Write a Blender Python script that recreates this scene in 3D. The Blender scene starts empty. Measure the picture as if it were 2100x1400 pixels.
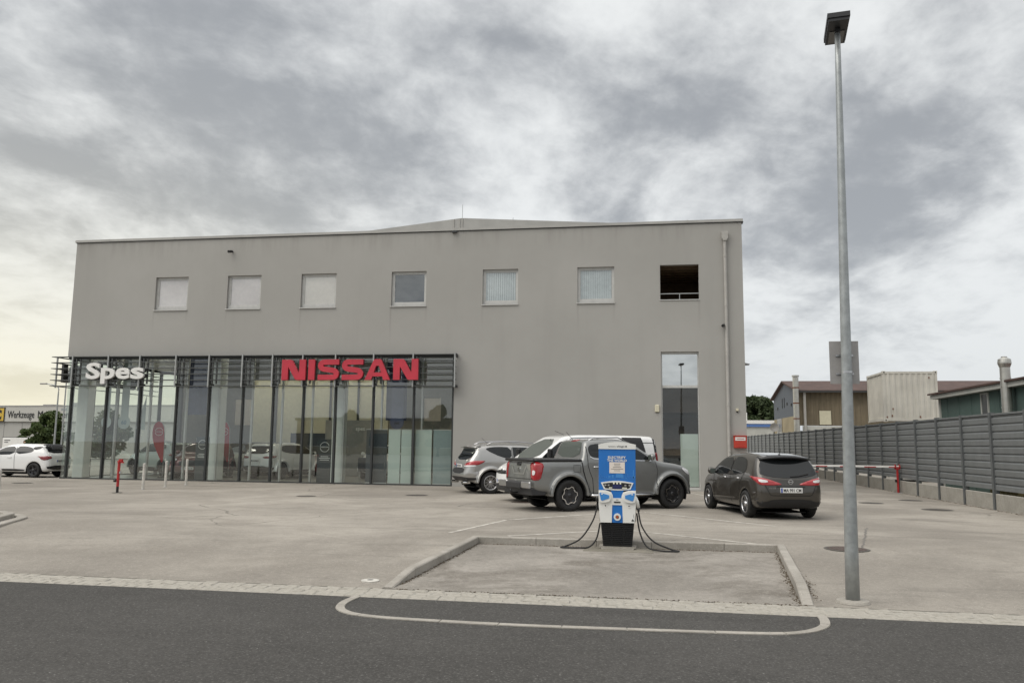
import bpy, bmesh, math, random
import numpy as np
from mathutils import Vector, Matrix
from mathutils.bvhtree import BVHTree
from mathutils.geometry import delaunay_2d_cdt

random.seed(7)
PI = math.pi
scene = bpy.context.scene
COL = scene.collection

# ------------------------------------------------------------------ camera
cd = bpy.data.cameras.new('camera')
cam = bpy.data.objects.new('camera', cd)
COL.objects.link(cam)
cR = Vector((0.9870234, 0.1601919, 0.0111088))
cU = Vector((0.0094441, -0.1269728, 0.9918612))
cF = Vector((-0.1602986, 0.9788853, 0.126838))
m = Matrix.Identity(4)
for i in range(3):
    m[i][0], m[i][1], m[i][2] = cR[i], cU[i], -cF[i]
m[2][3] = 1.65
cam.matrix_world = m
cd.sensor_width = 36.0
cd.lens = 28.286
cd.clip_start = 0.05
cd.clip_end = 5000
scene.camera = cam

# ------------------------------------------------------------------ sun, sky, exposure
SUN_AZ = math.radians(232)      # compass style: measured from +Y towards +X
SUN_EL = math.radians(54)
sdir = Vector((math.sin(SUN_AZ) * math.cos(SUN_EL), math.cos(SUN_AZ) * math.cos(SUN_EL), math.sin(SUN_EL)))
sl = bpy.data.lights.new('sun', 'SUN')
sl.energy = 1.5
sl.angle = math.radians(55)
sl.color = (1.0, 0.95, 0.87)
sun = bpy.data.objects.new('sun', sl)
COL.objects.link(sun)
sun.rotation_euler = (-sdir).to_track_quat('-Z', 'Y').to_euler()
sun.location = (0, 0, 60)

vs = scene.view_settings
vs.view_transform = 'Standard'
vs.look = 'None'
vs.exposure = 0.30
vs.gamma = 1.0
vs.use_curve_mapping = False


class NT:
    """small node-tree writer"""
    def __init__(s, tree):
        s.t = tree
        tree.nodes.clear()

    def n(s, kind, props=None, **ins):
        nd = s.t.nodes.new(kind)
        for k, v in (props or {}).items():
            setattr(nd, k, v)
        for k, v in ins.items():
            key = int(k[1:]) if k[0] == '_' and k[1:].isdigit() else k.replace('_', ' ')
            sock = nd.inputs[key]
            if isinstance(v, bpy.types.NodeSocket):
                s.t.links.new(v, sock)
            else:
                sock.default_value = v
        return nd

    def math(s, op, a, b=0.0, c=None, clamp=False):
        nd = s.n('ShaderNodeMath', dict(operation=op, use_clamp=clamp), _0=a, _1=b)
        if c is not None:
            nd.inputs[2].default_value = c
        return nd.outputs[0]

    def mix(s, f, a, b, blend='MIX'):
        nd = s.n('ShaderNodeMix', dict(data_type='RGBA', blend_type=blend, clamp_factor=True))
        for k, v in ((0, f), (6, a), (7, b)):
            if isinstance(v, bpy.types.NodeSocket):
                s.t.links.new(v, nd.inputs[k])
            else:
                nd.inputs[k].default_value = v
        return nd.outputs[2]

    def noise(s, vec, scale, detail=4.0, rough=0.55, dist=0.0):
        nd = s.n('ShaderNodeTexNoise', None, Vector=vec, Scale=scale, Detail=detail, Roughness=rough, Distortion=dist)
        return nd.outputs[0]

    def ramp(s, f, a, b, clamp=True):
        nd = s.n('ShaderNodeMapRange', dict(clamp=clamp, interpolation_type='SMOOTHSTEP'), Value=f, From_Min=a, From_Max=b)
        return nd.outputs[0]


def rgb(c):
    return (c[0], c[1], c[2], 1.0)


world = bpy.data.worlds.new('World')
scene.world = world
world.use_nodes = True
w = NT(world.node_tree)
sky = w.n('ShaderNodeTexSky', dict(sky_type='NISHITA', sun_disc=False, sun_elevation=SUN_EL, sun_rotation=SUN_AZ,
                                   air_density=1.0, dust_density=3.0, ozone_density=1.0))
tc = w.n('ShaderNodeTexCoord')
dirv = tc.outputs['Generated']
sx = w.n('ShaderNodeSeparateXYZ', None, Vector=dirv)
zz = w.math('MAXIMUM', sx.outputs[2], 0.0)
den = w.math('ADD', zz, 0.24)
u = w.math('DIVIDE', sx.outputs[0], den)
v = w.math('DIVIDE', sx.outputs[1], den)
pl = w.n('ShaderNodeCombineXYZ', None, X=u, Y=v, Z=0.0)
mp = w.n('ShaderNodeMapping', None, Vector=pl.outputs[0])
mp.inputs['Rotation'].default_value = (0, 0, 2.658)
mp.inputs['Scale'].default_value = (1.0, 0.8, 1.0)
mp.inputs['Location'].default_value = (17.95, -7.53, 0.0)
n_big = w.noise(mp.outputs[0], 0.95, 3.0, 0.5, 0.25)
n_mid = w.noise(mp.outputs[0], 2.3, 10.0, 0.56, 0.3)
n_fine = w.noise(mp.outputs[0], 9.0, 6.0, 0.62, 0.2)
cov = w.math('ADD', w.math('MULTIPLY', n_big, 0.40), w.math('ADD', w.math('MULTIPLY', n_mid, 0.48), w.math('MULTIPLY', n_fine, 0.17)))
lit = w.ramp(cov, 0.41, 0.60)
c_cloud = w.mix(lit, (0.300, 0.315, 0.334, 1), (0.715, 0.730, 0.730, 1))
# haze band towards the horizon, warm where the evening light breaks through far on the left
hz = w.math('POWER', w.math('SUBTRACT', 1.0, zz, clamp=True), 9.0)
glow_d = w.n('ShaderNodeVectorMath', dict(operation='DOT_PRODUCT'), _0=dirv, _1=(-0.80, 0.60, 0.03))
gl = w.ramp(glow_d.outputs['Value'], 0.66, 1.04)
hcol = w.mix(gl, (0.545, 0.575, 0.60, 1), (0.86, 0.80, 0.58, 1))
c1 = w.mix(w.math('MULTIPLY', hz, 0.88), c_cloud, hcol)
glw = w.math('MULTIPLY', gl, w.math('POWER', w.math('SUBTRACT', 1.0, zz, clamp=True), 5.0))
c1 = w.mix(w.math('MULTIPLY', glw, 0.55), c1, (0.86, 0.80, 0.60, 1))
# an overcast dome is brighter overhead than low down
up = w.ramp(zz, 0.45, 1.0)
c1 = w.mix(w.math('MULTIPLY', up, 0.75), c1, (1.25, 1.24, 1.22, 1))
c10 = w.n('ShaderNodeVectorMath', dict(operation='SCALE'), _0=c1, Scale=10.0)
cm = w.mix(0.94, sky.outputs[0], c10.outputs[0])
bg = w.n('ShaderNodeBackground', None, Color=cm, Strength=0.1)
wo = w.n('ShaderNodeOutputWorld', None, Surface=bg.outputs[0])
world.cycles.sampling_method = 'MANUAL'
world.cycles.sample_map_resolution = 512
scene.cycles.max_bounces = 8
scene.cycles.transparent_max_bounces = 12
scene.cycles.caustics_reflective = False
scene.cycles.caustics_refractive = False
scene.cycles.use_denoising = True

# ------------------------------------------------------------------ materials
MATS = {}


def mat(name, col, rough=0.6, metal=0.0, spec=0.5, coat=0.0, var=0.0, scale=6.0, bump=0.0, bscale=60.0,
        var2=None, emit=0.0, streak=0.0, alpha=None):
    if name in MATS:
        return MATS[name]
    M = bpy.data.materials.new(name)
    M.use_nodes = True
    t = NT(M.node_tree)
    tcn = t.n('ShaderNodeTexCoord')
    P = tcn.outputs['Object']
    colr = rgb(col)
    if var > 0:
        f = t.ramp(t.noise(P, scale, 6, 0.6), 0.3, 0.7)
        d = rgb([c * (1 - var) for c in col]) if var2 is None else rgb(var2)
        colr = t.mix(f, d, rgb([min(c * (1 + var * 0.5), 1) for c in col]))
    if streak > 0:
        mpn = t.n('ShaderNodeMapping', None, Vector=P)
        mpn.inputs['Scale'].default_value = (5, 5, 0.35)
        f2 = t.ramp(t.noise(mpn.outputs[0], 1.5, 5, 0.6), 0.5, 0.8)
        colr = t.mix(t.math('MULTIPLY', f2, streak), colr, rgb([c * 0.45 for c in col]))
    b = t.n('ShaderNodeBsdfPrincipled', None, Base_Color=colr, Roughness=rough, Metallic=metal)
    b.inputs['Specular IOR Level'].default_value = spec
    if coat:
        b.inputs['Coat Weight'].default_value = coat
        b.inputs['Coat Roughness'].default_value = 0.03
    if emit:
        b.inputs['Emission Color'].default_value = rgb(col)
        b.inputs['Emission Strength'].default_value = emit
    if bump > 0:
        bm_ = t.n('ShaderNodeBump', None, Height=t.noise(P, bscale, 4, 0.6), Strength=bump, Distance=0.01)
        t.t.links.new(bm_.outputs[0], b.inputs['Normal'])
    t.n('ShaderNodeOutputMaterial', None, Surface=b.outputs[0])
    MATS[name] = M
    return M


def glass_mat(name, tint=(0.86, 0.9, 0.88), base=0.10, rough=0.0, body=None, body_f=0.0):
    """clear pane: fresnel mirror over a tinted see-through sheet (optionally partly frosted)"""
    M = bpy.data.materials.new(name)
    M.use_nodes = True
    t = NT(M.node_tree)
    geo = t.n('ShaderNodeNewGeometry')
    ior = t.math('SUBTRACT', 1.5, t.math('MULTIPLY', geo.outputs['Backfacing'], 1.5 - 1 / 1.5))
    fr = t.n('ShaderNodeFresnel', None, IOR=ior)
    f = t.math('ADD', t.math('MULTIPLY', fr.outputs[0], 1.6), base, clamp=True)
    tr = t.n('ShaderNodeBsdfTransparent', None, Color=rgb(tint))
    under = tr.outputs[0]
    if body:
        df = t.n('ShaderNodeBsdfDiffuse', None, Color=rgb(body))
        under = t.n('ShaderNodeMixShader', None, _0=body_f, _1=under, _2=df.outputs[0]).outputs[0]
    P = t.n('ShaderNodeTexCoord').outputs['Object']
    bmp = t.n('ShaderNodeBump', None, Height=t.noise(P, 0.9, 2, 0.5), Strength=0.012, Distance=0.05)
    gl_ = t.n('ShaderNodeBsdfGlossy', None, Color=(0.94, 0.96, 0.95, 1), Roughness=rough, Normal=bmp.outputs[0])
    mx = t.n('ShaderNodeMixShader', None, _0=f, _1=under, _2=gl_.outputs[0])
    t.n('ShaderNodeOutputMaterial', None, Surface=mx.outputs[0])
    MATS[name] = M
    return M


def paint(name, col, metal=0.0, rough=0.35, var=0.05):
    """car paint: (metallic) base under a clear coat"""
    return mat(name, col, rough=rough, metal=metal, coat=1.0, var=var, scale=2.0)


def ground_mat(name, c_lo, c_hi, speck, speck_col, stain=0.0, stain_col=(0.1, 0.09, 0.08), rough=0.9, bump=0.25, big=0.16, streaks=0.0, grain=0.3, cracks=0.0, gs=70.0):
    M = bpy.data.materials.new(name)
    M.use_nodes = True
    t = NT(M.node_tree)
    P = t.n('ShaderNodeTexCoord').outputs['Object']
    f = t.ramp(t.noise(P, big, 5, 0.62, 0.4), 0.34, 0.66)
    c = t.mix(f, rgb(c_lo), rgb(c_hi))
    f2 = t.noise(P, 1.7, 6, 0.7, 0.3)
    c = t.mix(t.math('MULTIPLY', t.ramp(f2, 0.45, 0.75), 0.35), c, rgb([x * 0.72 for x in c_lo]))
    if stain > 0:
        s1 = t.ramp(t.noise(P, 0.55, 7, 0.68, 0.8), 0.46, 0.66)
        c = t.mix(t.math('MULTIPLY', s1, stain), c, rgb(stain_col))
    if streaks > 0:
        mpn = t.n('ShaderNodeMapping', None, Vector=P)
        mpn.inputs['Rotation'].default_value = (0, 0, 0.5)
        mpn.inputs['Scale'].default_value = (0.10, 1.1, 1)
        s2 = t.ramp(t.noise(mpn.outputs[0], 1.0, 5, 0.55, 0.9), 0.55, 0.74)
        c = t.mix(t.math('MULTIPLY', s2, streaks), c, rgb([x * 0.55 for x in c_lo]))
    gm = t.noise(P, 16.0, 5, 0.75, 0.2)
    c = t.mix(t.math('MULTIPLY', t.ramp(gm, 0.50, 0.72), grain), c, rgb([x * 1.28 for x in c_hi]))
    c = t.mix(t.math('MULTIPLY', t.ramp(gm, 0.50, 0.30), grain), c, rgb([x * 0.62 for x in c_lo]))
    if cracks > 0:
        dn = t.n('ShaderNodeTexNoise', None, Vector=P, Scale=0.9, Detail=5.0)
        wp = t.n('ShaderNodeMix', dict(data_type='VECTOR'))
        wp.inputs[0].default_value = 0.35
        t.t.links.new(P, wp.inputs[4])
        t.t.links.new(dn.outputs['Color'], wp.inputs[5])
        vc = t.n('ShaderNodeTexVoronoi', dict(feature='DISTANCE_TO_EDGE'), Vector=wp.outputs[1], Scale=0.33)
        ln = t.math('LESS_THAN', vc.outputs['Distance'], 0.0038)
        msk = t.ramp(t.noise(P, 0.13, 3, 0.5), 0.48, 0.56)
        c = t.mix(t.math('MULTIPLY', t.math('MULTIPLY', ln, msk), cracks), c, rgb([x * 0.35 for x in c_lo]))
    # aggregate
    g = t.noise(P, gs, 4, 0.75)
    c = t.mix(t.math('MULTIPLY', t.ramp(g, 0.52, 0.70), speck), c, rgb(speck_col))
    c = t.mix(t.math('MULTIPLY', t.ramp(g, 0.48, 0.28), speck), c, rgb([x * 0.5 for x in c_lo]))
    vo = t.n('ShaderNodeTexVoronoi', None, Vector=P, Scale=11.0)
    pebble = t.math('LESS_THAN', vo.outputs['Distance'], 0.075)
    rnd_ = t.n('ShaderNodeSeparateColor', None, Color=vo.outputs['Color'])
    pebble = t.math('MULTIPLY', pebble, t.math('GREATER_THAN', rnd_.outputs[0], 0.80))
    c = t.mix(t.math('MULTIPLY', pebble, speck), c, rgb([min(1, x * 1.7) for x in speck_col]))
    h = t.math('ADD', t.noise(P, 110.0, 3, 0.6), t.math('MULTIPLY', t.noise(P, 3.0, 3, 0.5), 0.6))
    bm_ = t.n('ShaderNodeBump', None, Height=h, Strength=bump, Distance=0.012)
    b = t.n('ShaderNodeBsdfPrincipled', None, Base_Color=c, Roughness=rough, Normal=bm_.outputs[0])
    b.inputs['Specular IOR Level'].default_value = 0.25
    t.n('ShaderNodeOutputMaterial', None, Surface=b.outputs[0])
    MATS[name] = M
    return M


ground_mat('lot_asphalt', (0.224, 0.204, 0.177), (0.378, 0.348, 0.304), 0.5, (0.50, 0.47, 0.42), stain=0.45, stain_col=(0.20, 0.18, 0.153), streaks=0.5, cracks=0.55)
ground_mat('bay_asphalt', (0.215, 0.198, 0.174), (0.33, 0.305, 0.272), 0.45, (0.50, 0.47, 0.42), stain=0.8, stain_col=(0.135, 0.12, 0.10), big=0.5, grain=0.45)
ground_mat('road_asphalt', (0.060, 0.0575, 0.0535), (0.080, 0.0765, 0.0715), 0.7, (0.19, 0.185, 0.176), bump=0.6, grain=0.5, streaks=0.3, gs=42.0)
ground_mat('far_ground', (0.16, 0.15, 0.13), (0.22, 0.205, 0.18), 0.3, (0.3, 0.28, 0.25))
ground_mat('concrete', (0.30, 0.285, 0.25), (0.40, 0.38, 0.34), 0.35, (0.48, 0.46, 0.42), stain=0.35, stain_col=(0.2, 0.19, 0.165), big=0.9)
ground_mat('kerb_stone', (0.30, 0.28, 0.247), (0.40, 0.375, 0.335), 0.4, (0.55, 0.52, 0.47), stain=0.3, stain_col=(0.24, 0.22, 0.19), big=1.2)
ground_mat('sett_stone', (0.31, 0.29, 0.252), (0.43, 0.405, 0.357), 0.4, (0.6, 0.57, 0.5), stain=0.35, stain_col=(0.26, 0.24, 0.2), big=2.4)
ground_mat('slab', (0.2, 0.185, 0.15), (0.26, 0.24, 0.2), 0.3, (0.33, 0.31, 0.27), stain=0.4, stain_col=(0.14, 0.13, 0.11), big=1.5)


def stucco():
    M = bpy.data.materials.new('stucco')
    M.use_nodes = True
    t = NT(M.node_tree)
    P = t.n('ShaderNodeTexCoord').outputs['Object']
    f = t.ramp(t.noise(P, 0.22, 5, 0.6), 0.3, 0.7)
    c = t.mix(f, (0.368, 0.359, 0.336, 1), (0.408, 0.398, 0.374, 1))
    mpn = t.n('ShaderNodeMapping', None, Vector=P)
    mpn.inputs['Scale'].default_value = (1.3, 1.3, 0.10)
    f2 = t.ramp(t.noise(mpn.outputs[0], 1.0, 6, 0.6, 0.2), 0.52, 0.78)
    c = t.mix(t.math('MULTIPLY', f2, 0.10), c, (0.235, 0.225, 0.205, 1))
    f3 = t.ramp(t.noise(P, 3.5, 8, 0.75), 0.45, 0.8)
    c = t.mix(t.math('MULTIPLY', f3, 0.22), c, (0.37, 0.352, 0.32, 1))
    # run-off stains below the sill ends and under the coping
    sp_ = t.n('ShaderNodeSeparateXYZ', None, Vector=P)
    wob = t.math('MULTIPLY', t.math('SUBTRACT', t.noise(P, 1.3, 3, 0.6), 0.5), 0.10)
    xx = t.math('ADD', sp_.outputs[0], wob)
    tot = None
    for xc, ln, st in ((-20.72, 1.3, .5), (-19.2, .9, .4), (-17.38, 1.0, .4), (-14.05, 1.6, .6), (-10.15, 1.9, .9), (-8.67, 1.0, .5), (-6.33, 1.2, .5), (-2.5, 1.5, .6), (-1.1, .9, .5), (2.15, 1.4, .6)):
        d = t.ramp(t.math('ABSOLUTE', t.math('SUBTRACT', xx, xc)), 0.07, 0.0)
        f_ = t.math('MULTIPLY', d, t.math('MULTIPLY', t.ramp(sp_.outputs[2], 7.17 - ln, 7.17), t.math('LESS_THAN', sp_.outputs[2], 7.17)))
        f_ = t.math('MULTIPLY', f_, st)
        tot = f_ if tot is None else t.math('ADD', tot, f_)
    mp2 = t.n('ShaderNodeMapping', None, Vector=P)
    mp2.inputs['Scale'].default_value = (2.2, 2.2, 0.25)
    rim = t.math('MULTIPLY', t.ramp(t.noise(mp2.outputs[0], 1.0, 5, 0.65), 0.42, 0.72), t.ramp(sp_.outputs[2], 9.1, 10.2))
    tot = t.math('ADD', tot, t.math('MULTIPLY', rim, 0.8))
    c = t.mix(t.math('MULTIPLY', tot, 0.34), c, (0.19, 0.178, 0.155, 1))
    h = t.noise(P, 70, 4, 0.7)
    bm_ = t.n('ShaderNodeBump', None, Height=h, Strength=0.35, Distance=0.01)
    b = t.n('ShaderNodeBsdfPrincipled', None, Base_Color=c, Roughness=0.92, Normal=bm_.outputs[0])
    b.inputs['Specular IOR Level'].default_value = 0.2
    t.n('ShaderNodeOutputMaterial', None, Surface=b.outputs[0])
    MATS['stucco'] = M


stucco()
glass_mat('shop_glass', (0.88, 0.935, 0.915), 0.085)
glass_mat('window_glass', (0.93, 0.95, 0.95), 0.17)
glass_mat('door_glass', (0.86, 0.89, 0.87), 0.03)
glass_mat('mirror_glass', (0.6, 0.64, 0.64), 0.62)
mat('black', (0.012, 0.012, 0.013), 0.45)
mat('rubber', (0.018, 0.018, 0.018), 0.75, var=0.3, scale=30)
mat('dark_plastic', (0.03, 0.03, 0.032), 0.55)
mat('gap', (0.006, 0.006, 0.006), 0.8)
mat('car_glass', (0.010, 0.012, 0.013), 0.03, spec=0.5)
mat('car_glass_light', (0.085, 0.10, 0.09), 0.03, spec=0.8)
mat('chrome', (0.75, 0.75, 0.76), 0.12, metal=1.0)
mat('alloy', (0.55, 0.55, 0.56), 0.28, metal=1.0)
mat('dark_alloy', (0.05, 0.05, 0.053), 0.3, metal=0.6)
mat('red_lamp', (0.36, 0.012, 0.016), 0.12, coat=1.0)
mat('dark_red_lamp', (0.20, 0.006, 0.01), 0.12, coat=1.0)
mat('clear_lamp', (0.75, 0.74, 0.74), 0.1, coat=1.0)
mat('plate_white', (0.72, 0.72, 0.70), 0.45)
mat('plate_blue', (0.02, 0.06, 0.35), 0.4)
mat('ink', (0.02, 0.02, 0.022), 0.6)
mat('white_paint', (0.58, 0.56, 0.51), 0.75, var=0.25, scale=9)
mat('line_paint', (0.52, 0.495, 0.445), 0.85, var=0.35, scale=5, var2=(0.33, 0.305, 0.268))
mat('galvanised', (0.37, 0.39, 0.39), 0.42, metal=0.5, var=0.16, scale=11, streak=0.22)
mat('steel_grey', (0.42, 0.43, 0.42), 0.42, metal=0.5, var=0.12, scale=4)
mat('steel_mid', (0.11, 0.115, 0.113), 0.45, metal=0.4, var=0.12, scale=4)
mat('steel_dark', (0.045, 0.048, 0.048), 0.5, metal=0.2)
mat('frame_alu', (0.56, 0.555, 0.53), 0.45, metal=0.15, var=0.08)
mat('coping', (0.40, 0.392, 0.368), 0.5, metal=0.25, var=0.10, scale=1.2)
mat('pipe_paint', (0.43, 0.415, 0.385), 0.5, var=0.12, scale=3)
mat('fence_grey', (0.185, 0.195, 0.197), 0.48, metal=0.15, var=0.14, scale=1.6)
mat('fence_post', (0.125, 0.133, 0.136), 0.5, metal=0.2, var=0.16, scale=3)
mat('manhole', (0.115, 0.085, 0.072), 0.7, metal=0.1, var=0.35, scale=25, bump=0.6, bscale=80)
mat('cast_iron', (0.10, 0.092, 0.08), 0.75, var=0.35, scale=25, bump=0.6, bscale=80)
mat('sign_red', (0.52, 0.018, 0.04), 0.32, coat=0.5, var=0.12, scale=2)
mat('sign_white', (0.80, 0.79, 0.76), 0.4, var=0.06)
mat('sign_side', (0.05, 0.05, 0.05), 0.5)
mat('red_box', (0.48, 0.045, 0.025), 0.45, var=0.1)
mat('red_steel', (0.42, 0.022, 0.022), 0.45, var=0.25, scale=12)
mat('cream_plastic', (0.62, 0.58, 0.44), 0.5)
mat('brown_soffit', (0.17, 0.115, 0.07), 0.8, var=0.2)
mat('inside_wall', (0.60, 0.565, 0.42), 0.85, var=0.06)
mat('inside_grey', (0.30, 0.30, 0.285), 0.85, var=0.06)
mat('inside_floor', (0.26, 0.25, 0.23), 0.28, var=0.1, scale=2)
mat('inside_ceiling', (0.78, 0.78, 0.74), 0.9)
mat('column_white', (0.66, 0.67, 0.63), 0.7, var=0.05)
mat('frost_white', (0.56, 0.63, 0.58), 0.6, var=0.05, scale=1.2)
mat('frost_blue', (0.29, 0.345, 0.345), 0.55, var=0.08, scale=1.2)
mat('board_dark', (0.045, 0.055, 0.065), 0.5, var=0.15)
mat('banner_blue', (0.10, 0.115, 0.19), 0.8, var=0.15, scale=2)
mat('banner_pale', (0.45, 0.50, 0.48), 0.8)
mat('banner_text', (0.16, 0.25, 0.33), 0.8)
mat('flag_red', (0.42, 0.012, 0.02), 0.75, var=0.2, scale=1.5)
mat('totem', (0.030, 0.040, 0.044), 0.4)
mat('blind_sky_pink', (0.92, 0.83, 0.80), 0.9, var=0.05)  # blind colour with the pink of the mirrored sky mixed in
mat('sky_cream', (0.94, 0.86, 0.77), 0.9, var=0.05)  # cream carries sky reflection on a blind and daylight in rear windows
mat('blind_white', (0.72, 0.78, 0.78), 0.9, var=0.08)
mat('room_dark', (0.03, 0.04, 0.07), 0.9)
mat('added_strip_glow', (1.0, 0.94, 0.80), 0.5, emit=25.0)  # glow of the added strips out of view above the glass
mat('sign_back', (0.36, 0.35, 0.34), 0.6, metal=0.2, var=0.1)
mat('luminaire', (0.022, 0.023, 0.026), 0.5)
mat('lens', (0.10, 0.10, 0.10), 0.15)


# ------------------------------------------------------------------ mesh helpers
class MB:
    def __init__(s):
        s.v, s.f = [], []

    def add(s, vs_, fs):
        o = len(s.v)
        s.v += [tuple(p) for p in vs_]
        s.f += [tuple(i + o for i in f) for f in fs]
        return s

    def box(s, x0, x1, y0, y1, z0, z1, taper=0.0):
        t_ = taper
        vs_ = [(x0, y0, z0), (x1, y0, z0), (x1, y1, z0), (x0, y1, z0),
               (x0 + t_, y0 + t_, z1), (x1 - t_, y0 + t_, z1), (x1 - t_, y1 - t_, z1), (x0 + t_, y1 - t_, z1)]
        return s.add(vs_, [(0, 3, 2, 1), (4, 5, 6, 7), (0, 1, 5, 4), (1, 2, 6, 5), (2, 3, 7, 6), (3, 0, 4, 7)])

    def bbox(s, x0, x1, y0, y1, z0, z1, b=0.01):
        """box with chamfered edges"""
        xs, ys, zs = (x0, x1), (y0, y1), (z0, z1)
        vs_, idx = [], {}
        for i in (0, 1):
            for j in (0, 1):
                for k in (0, 1):
                    dx, dy, dz = (b if i == 0 else -b), (b if j == 0 else -b), (b if k == 0 else -b)
                    for a, p in enumerate(((xs[i], ys[j] + dy, zs[k] + dz), (xs[i] + dx, ys[j], zs[k] + dz), (xs[i] + dx, ys[j] + dy, zs[k]))):
                        idx[(i, j, k, a)] = len(vs_)
                        vs_.append(p)
        fs = []
        for i in (0, 1):
            fs.append([idx[(i, j, k, 0)] for j, k in ((0, 0), (1, 0), (1, 1), (0, 1))])
            fs.append([idx[(j, i, k, 1)] for j, k in ((0, 0), (1, 0), (1, 1), (0, 1))])
            fs.append([idx[(j, k, i, 2)] for j, k in ((0, 0), (1, 0), (1, 1), (0, 1))])
        for j in (0, 1):
            for k in (0, 1):
                fs.append([idx[(0, j, k, 1)], idx[(1, j, k, 1)], idx[(1, j, k, 2)], idx[(0, j, k, 2)]])
                fs.append([idx[(j, 0, k, 0)], idx[(j, 1, k, 0)], idx[(j, 1, k, 2)], idx[(j, 0, k, 2)]])
                fs.append([idx[(j, k, 0, 0)], idx[(j, k, 1, 0)], idx[(j, k, 1, 1)], idx[(j, k, 0, 1)]])
                for i in (0, 1):
                    fs.append([idx[(i, j, k, 0)], idx[(i, j, k, 1)], idx[(i, j, k, 2)]])
        return s.add(vs_, fs)

    def cyl(s, p0, p1, r0, r1=None, n=16, caps=True):
        r1 = r0 if r1 is None else r1
        p0, p1 = Vector(p0), Vector(p1)
        d = (p1 - p0).normalized()
        a = d.orthogonal().normalized()
        b = d.cross(a)
        vs_ = []
        for p, r in ((p0, r0), (p1, r1)):
            for i in range(n):
                t_ = 2 * PI * i / n
                vs_.append(p + (a * math.cos(t_) + b * math.sin(t_)) * r)
        fs = [(i, (i + 1) % n, n + (i + 1) % n, n + i) for i in range(n)]
        if caps:
            fs += [tuple(range(n - 1, -1, -1)), tuple(range(n, 2 * n))]
        return s.add(vs_, fs)

    def tube(s, path, r, n=8, closed=False, rad=None):
        pts = [Vector(p) for p in path]
        N = len(pts)
        vs_ = []
        up = Vector((0, 0, 1))
        for i, p in enumerate(pts):
            d = (pts[min(i + 1, N - 1)] - pts[max(i - 1, 0)]).normalized()
            a = d.cross(up)
            if a.length < 1e-3:
                a = d.orthogonal()
            a.normalize()
            b = a.cross(d)
            rr = r if rad is None else rad[i]
            for k in range(n):
                t_ = 2 * PI * k / n
                vs_.append(p + (a * math.cos(t_) + b * math.sin(t_)) * rr)
        fs = [(i * n + k, i * n + (k + 1) % n, (i + 1) * n + (k + 1) % n, (i + 1) * n + k) for i in range(N - 1) for k in range(n)]
        fs += [tuple(range(n - 1, -1, -1)), tuple(range((N - 1) * n, N * n))]
        return s.add(vs_, fs)

    def lathe(s, prof, n=24, axis='z', c=(0, 0, 0)):
        """prof: (radius, height) pairs, turned round an axis"""
        vs_ = []
        for r, h in prof:
            for k in range(n):
                t_ = 2 * PI * k / n
                a, b = r * math.cos(t_), r * math.sin(t_)
                p = {'z': (a, b, h), 'y': (a, h, b), 'x': (h, a, b)}[axis]
                vs_.append((p[0] + c[0], p[1] + c[1], p[2] + c[2]))
        fs = [(i * n + k, i * n + (k + 1) % n, (i + 1) * n + (k + 1) % n, (i + 1) * n + k) for i in range(len(prof) - 1) for k in range(n)]
        return s.add(vs_, fs)

    def prism(s, poly, a0, a1, axis='y'):
        """2-D polygon pushed along an axis; poly in the two other coordinates, in x,y,z order"""
        n = len(poly)
        vs_ = []
        for a in (a0, a1):
            for p, q in poly:
                vs_.append({'y': (p, a, q), 'x': (a, p, q), 'z': (p, q, a)}[axis])
        fs = [tuple(range(n)), tuple(range(2 * n - 1, n - 1, -1))]
        fs += [(i, n + i, n + (i + 1) % n, (i + 1) % n) for i in range(n)]
        return s.add(vs_, fs)

    def mesh(s, name, smooth=False, fix=True):
        me = bpy.data.meshes.new(name)
        me.from_pydata([tuple(p) for p in s.v], [], s.f)
        if fix:
            b = bmesh.new()
            b.from_mesh(me)
            bmesh.ops.recalc_face_normals(b, faces=b.faces)
            b.to_mesh(me)
            b.free()
        if smooth:
            me.shade_smooth()
        return me

    def obj(s, name, mt, parent=None, smooth=False, fix=True):
        return link(name, s.mesh(name, smooth, fix), mt, parent)


def link(name, me, mt, parent=None):
    if mt is not None:
        me.materials.clear()
        me.materials.append(MATS[mt] if isinstance(mt, str) else mt)
    o = bpy.data.objects.new(name, me)
    COL.objects.link(o)
    if parent is not None:
        o.parent = parent
    return o


def tag(o, label=None, cat=None, group=None, kind=None):
    for k, v_ in (('label', label), ('category', cat), ('group', group), ('kind', kind)):
        if v_:
            o[k] = v_
    return o


def thing(name, label, cat, loc=(0, 0, 0), rz=0.0, group=None):
    o = bpy.data.objects.new(name, None)
    o.empty_display_size = 0.2
    COL.objects.link(o)
    o.location = loc
    o.rotation_euler = (0, 0, rz)
    return tag(o, label, cat, group)


def struct(o):
    o['kind'] = 'structure'
    return o


def auto_smooth(o, deg=35):
    me = o.data
    me.shade_smooth()
    try:
        me.set_sharp_from_angle(angle=math.radians(deg))
    except Exception:
        pass
    return o


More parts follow.
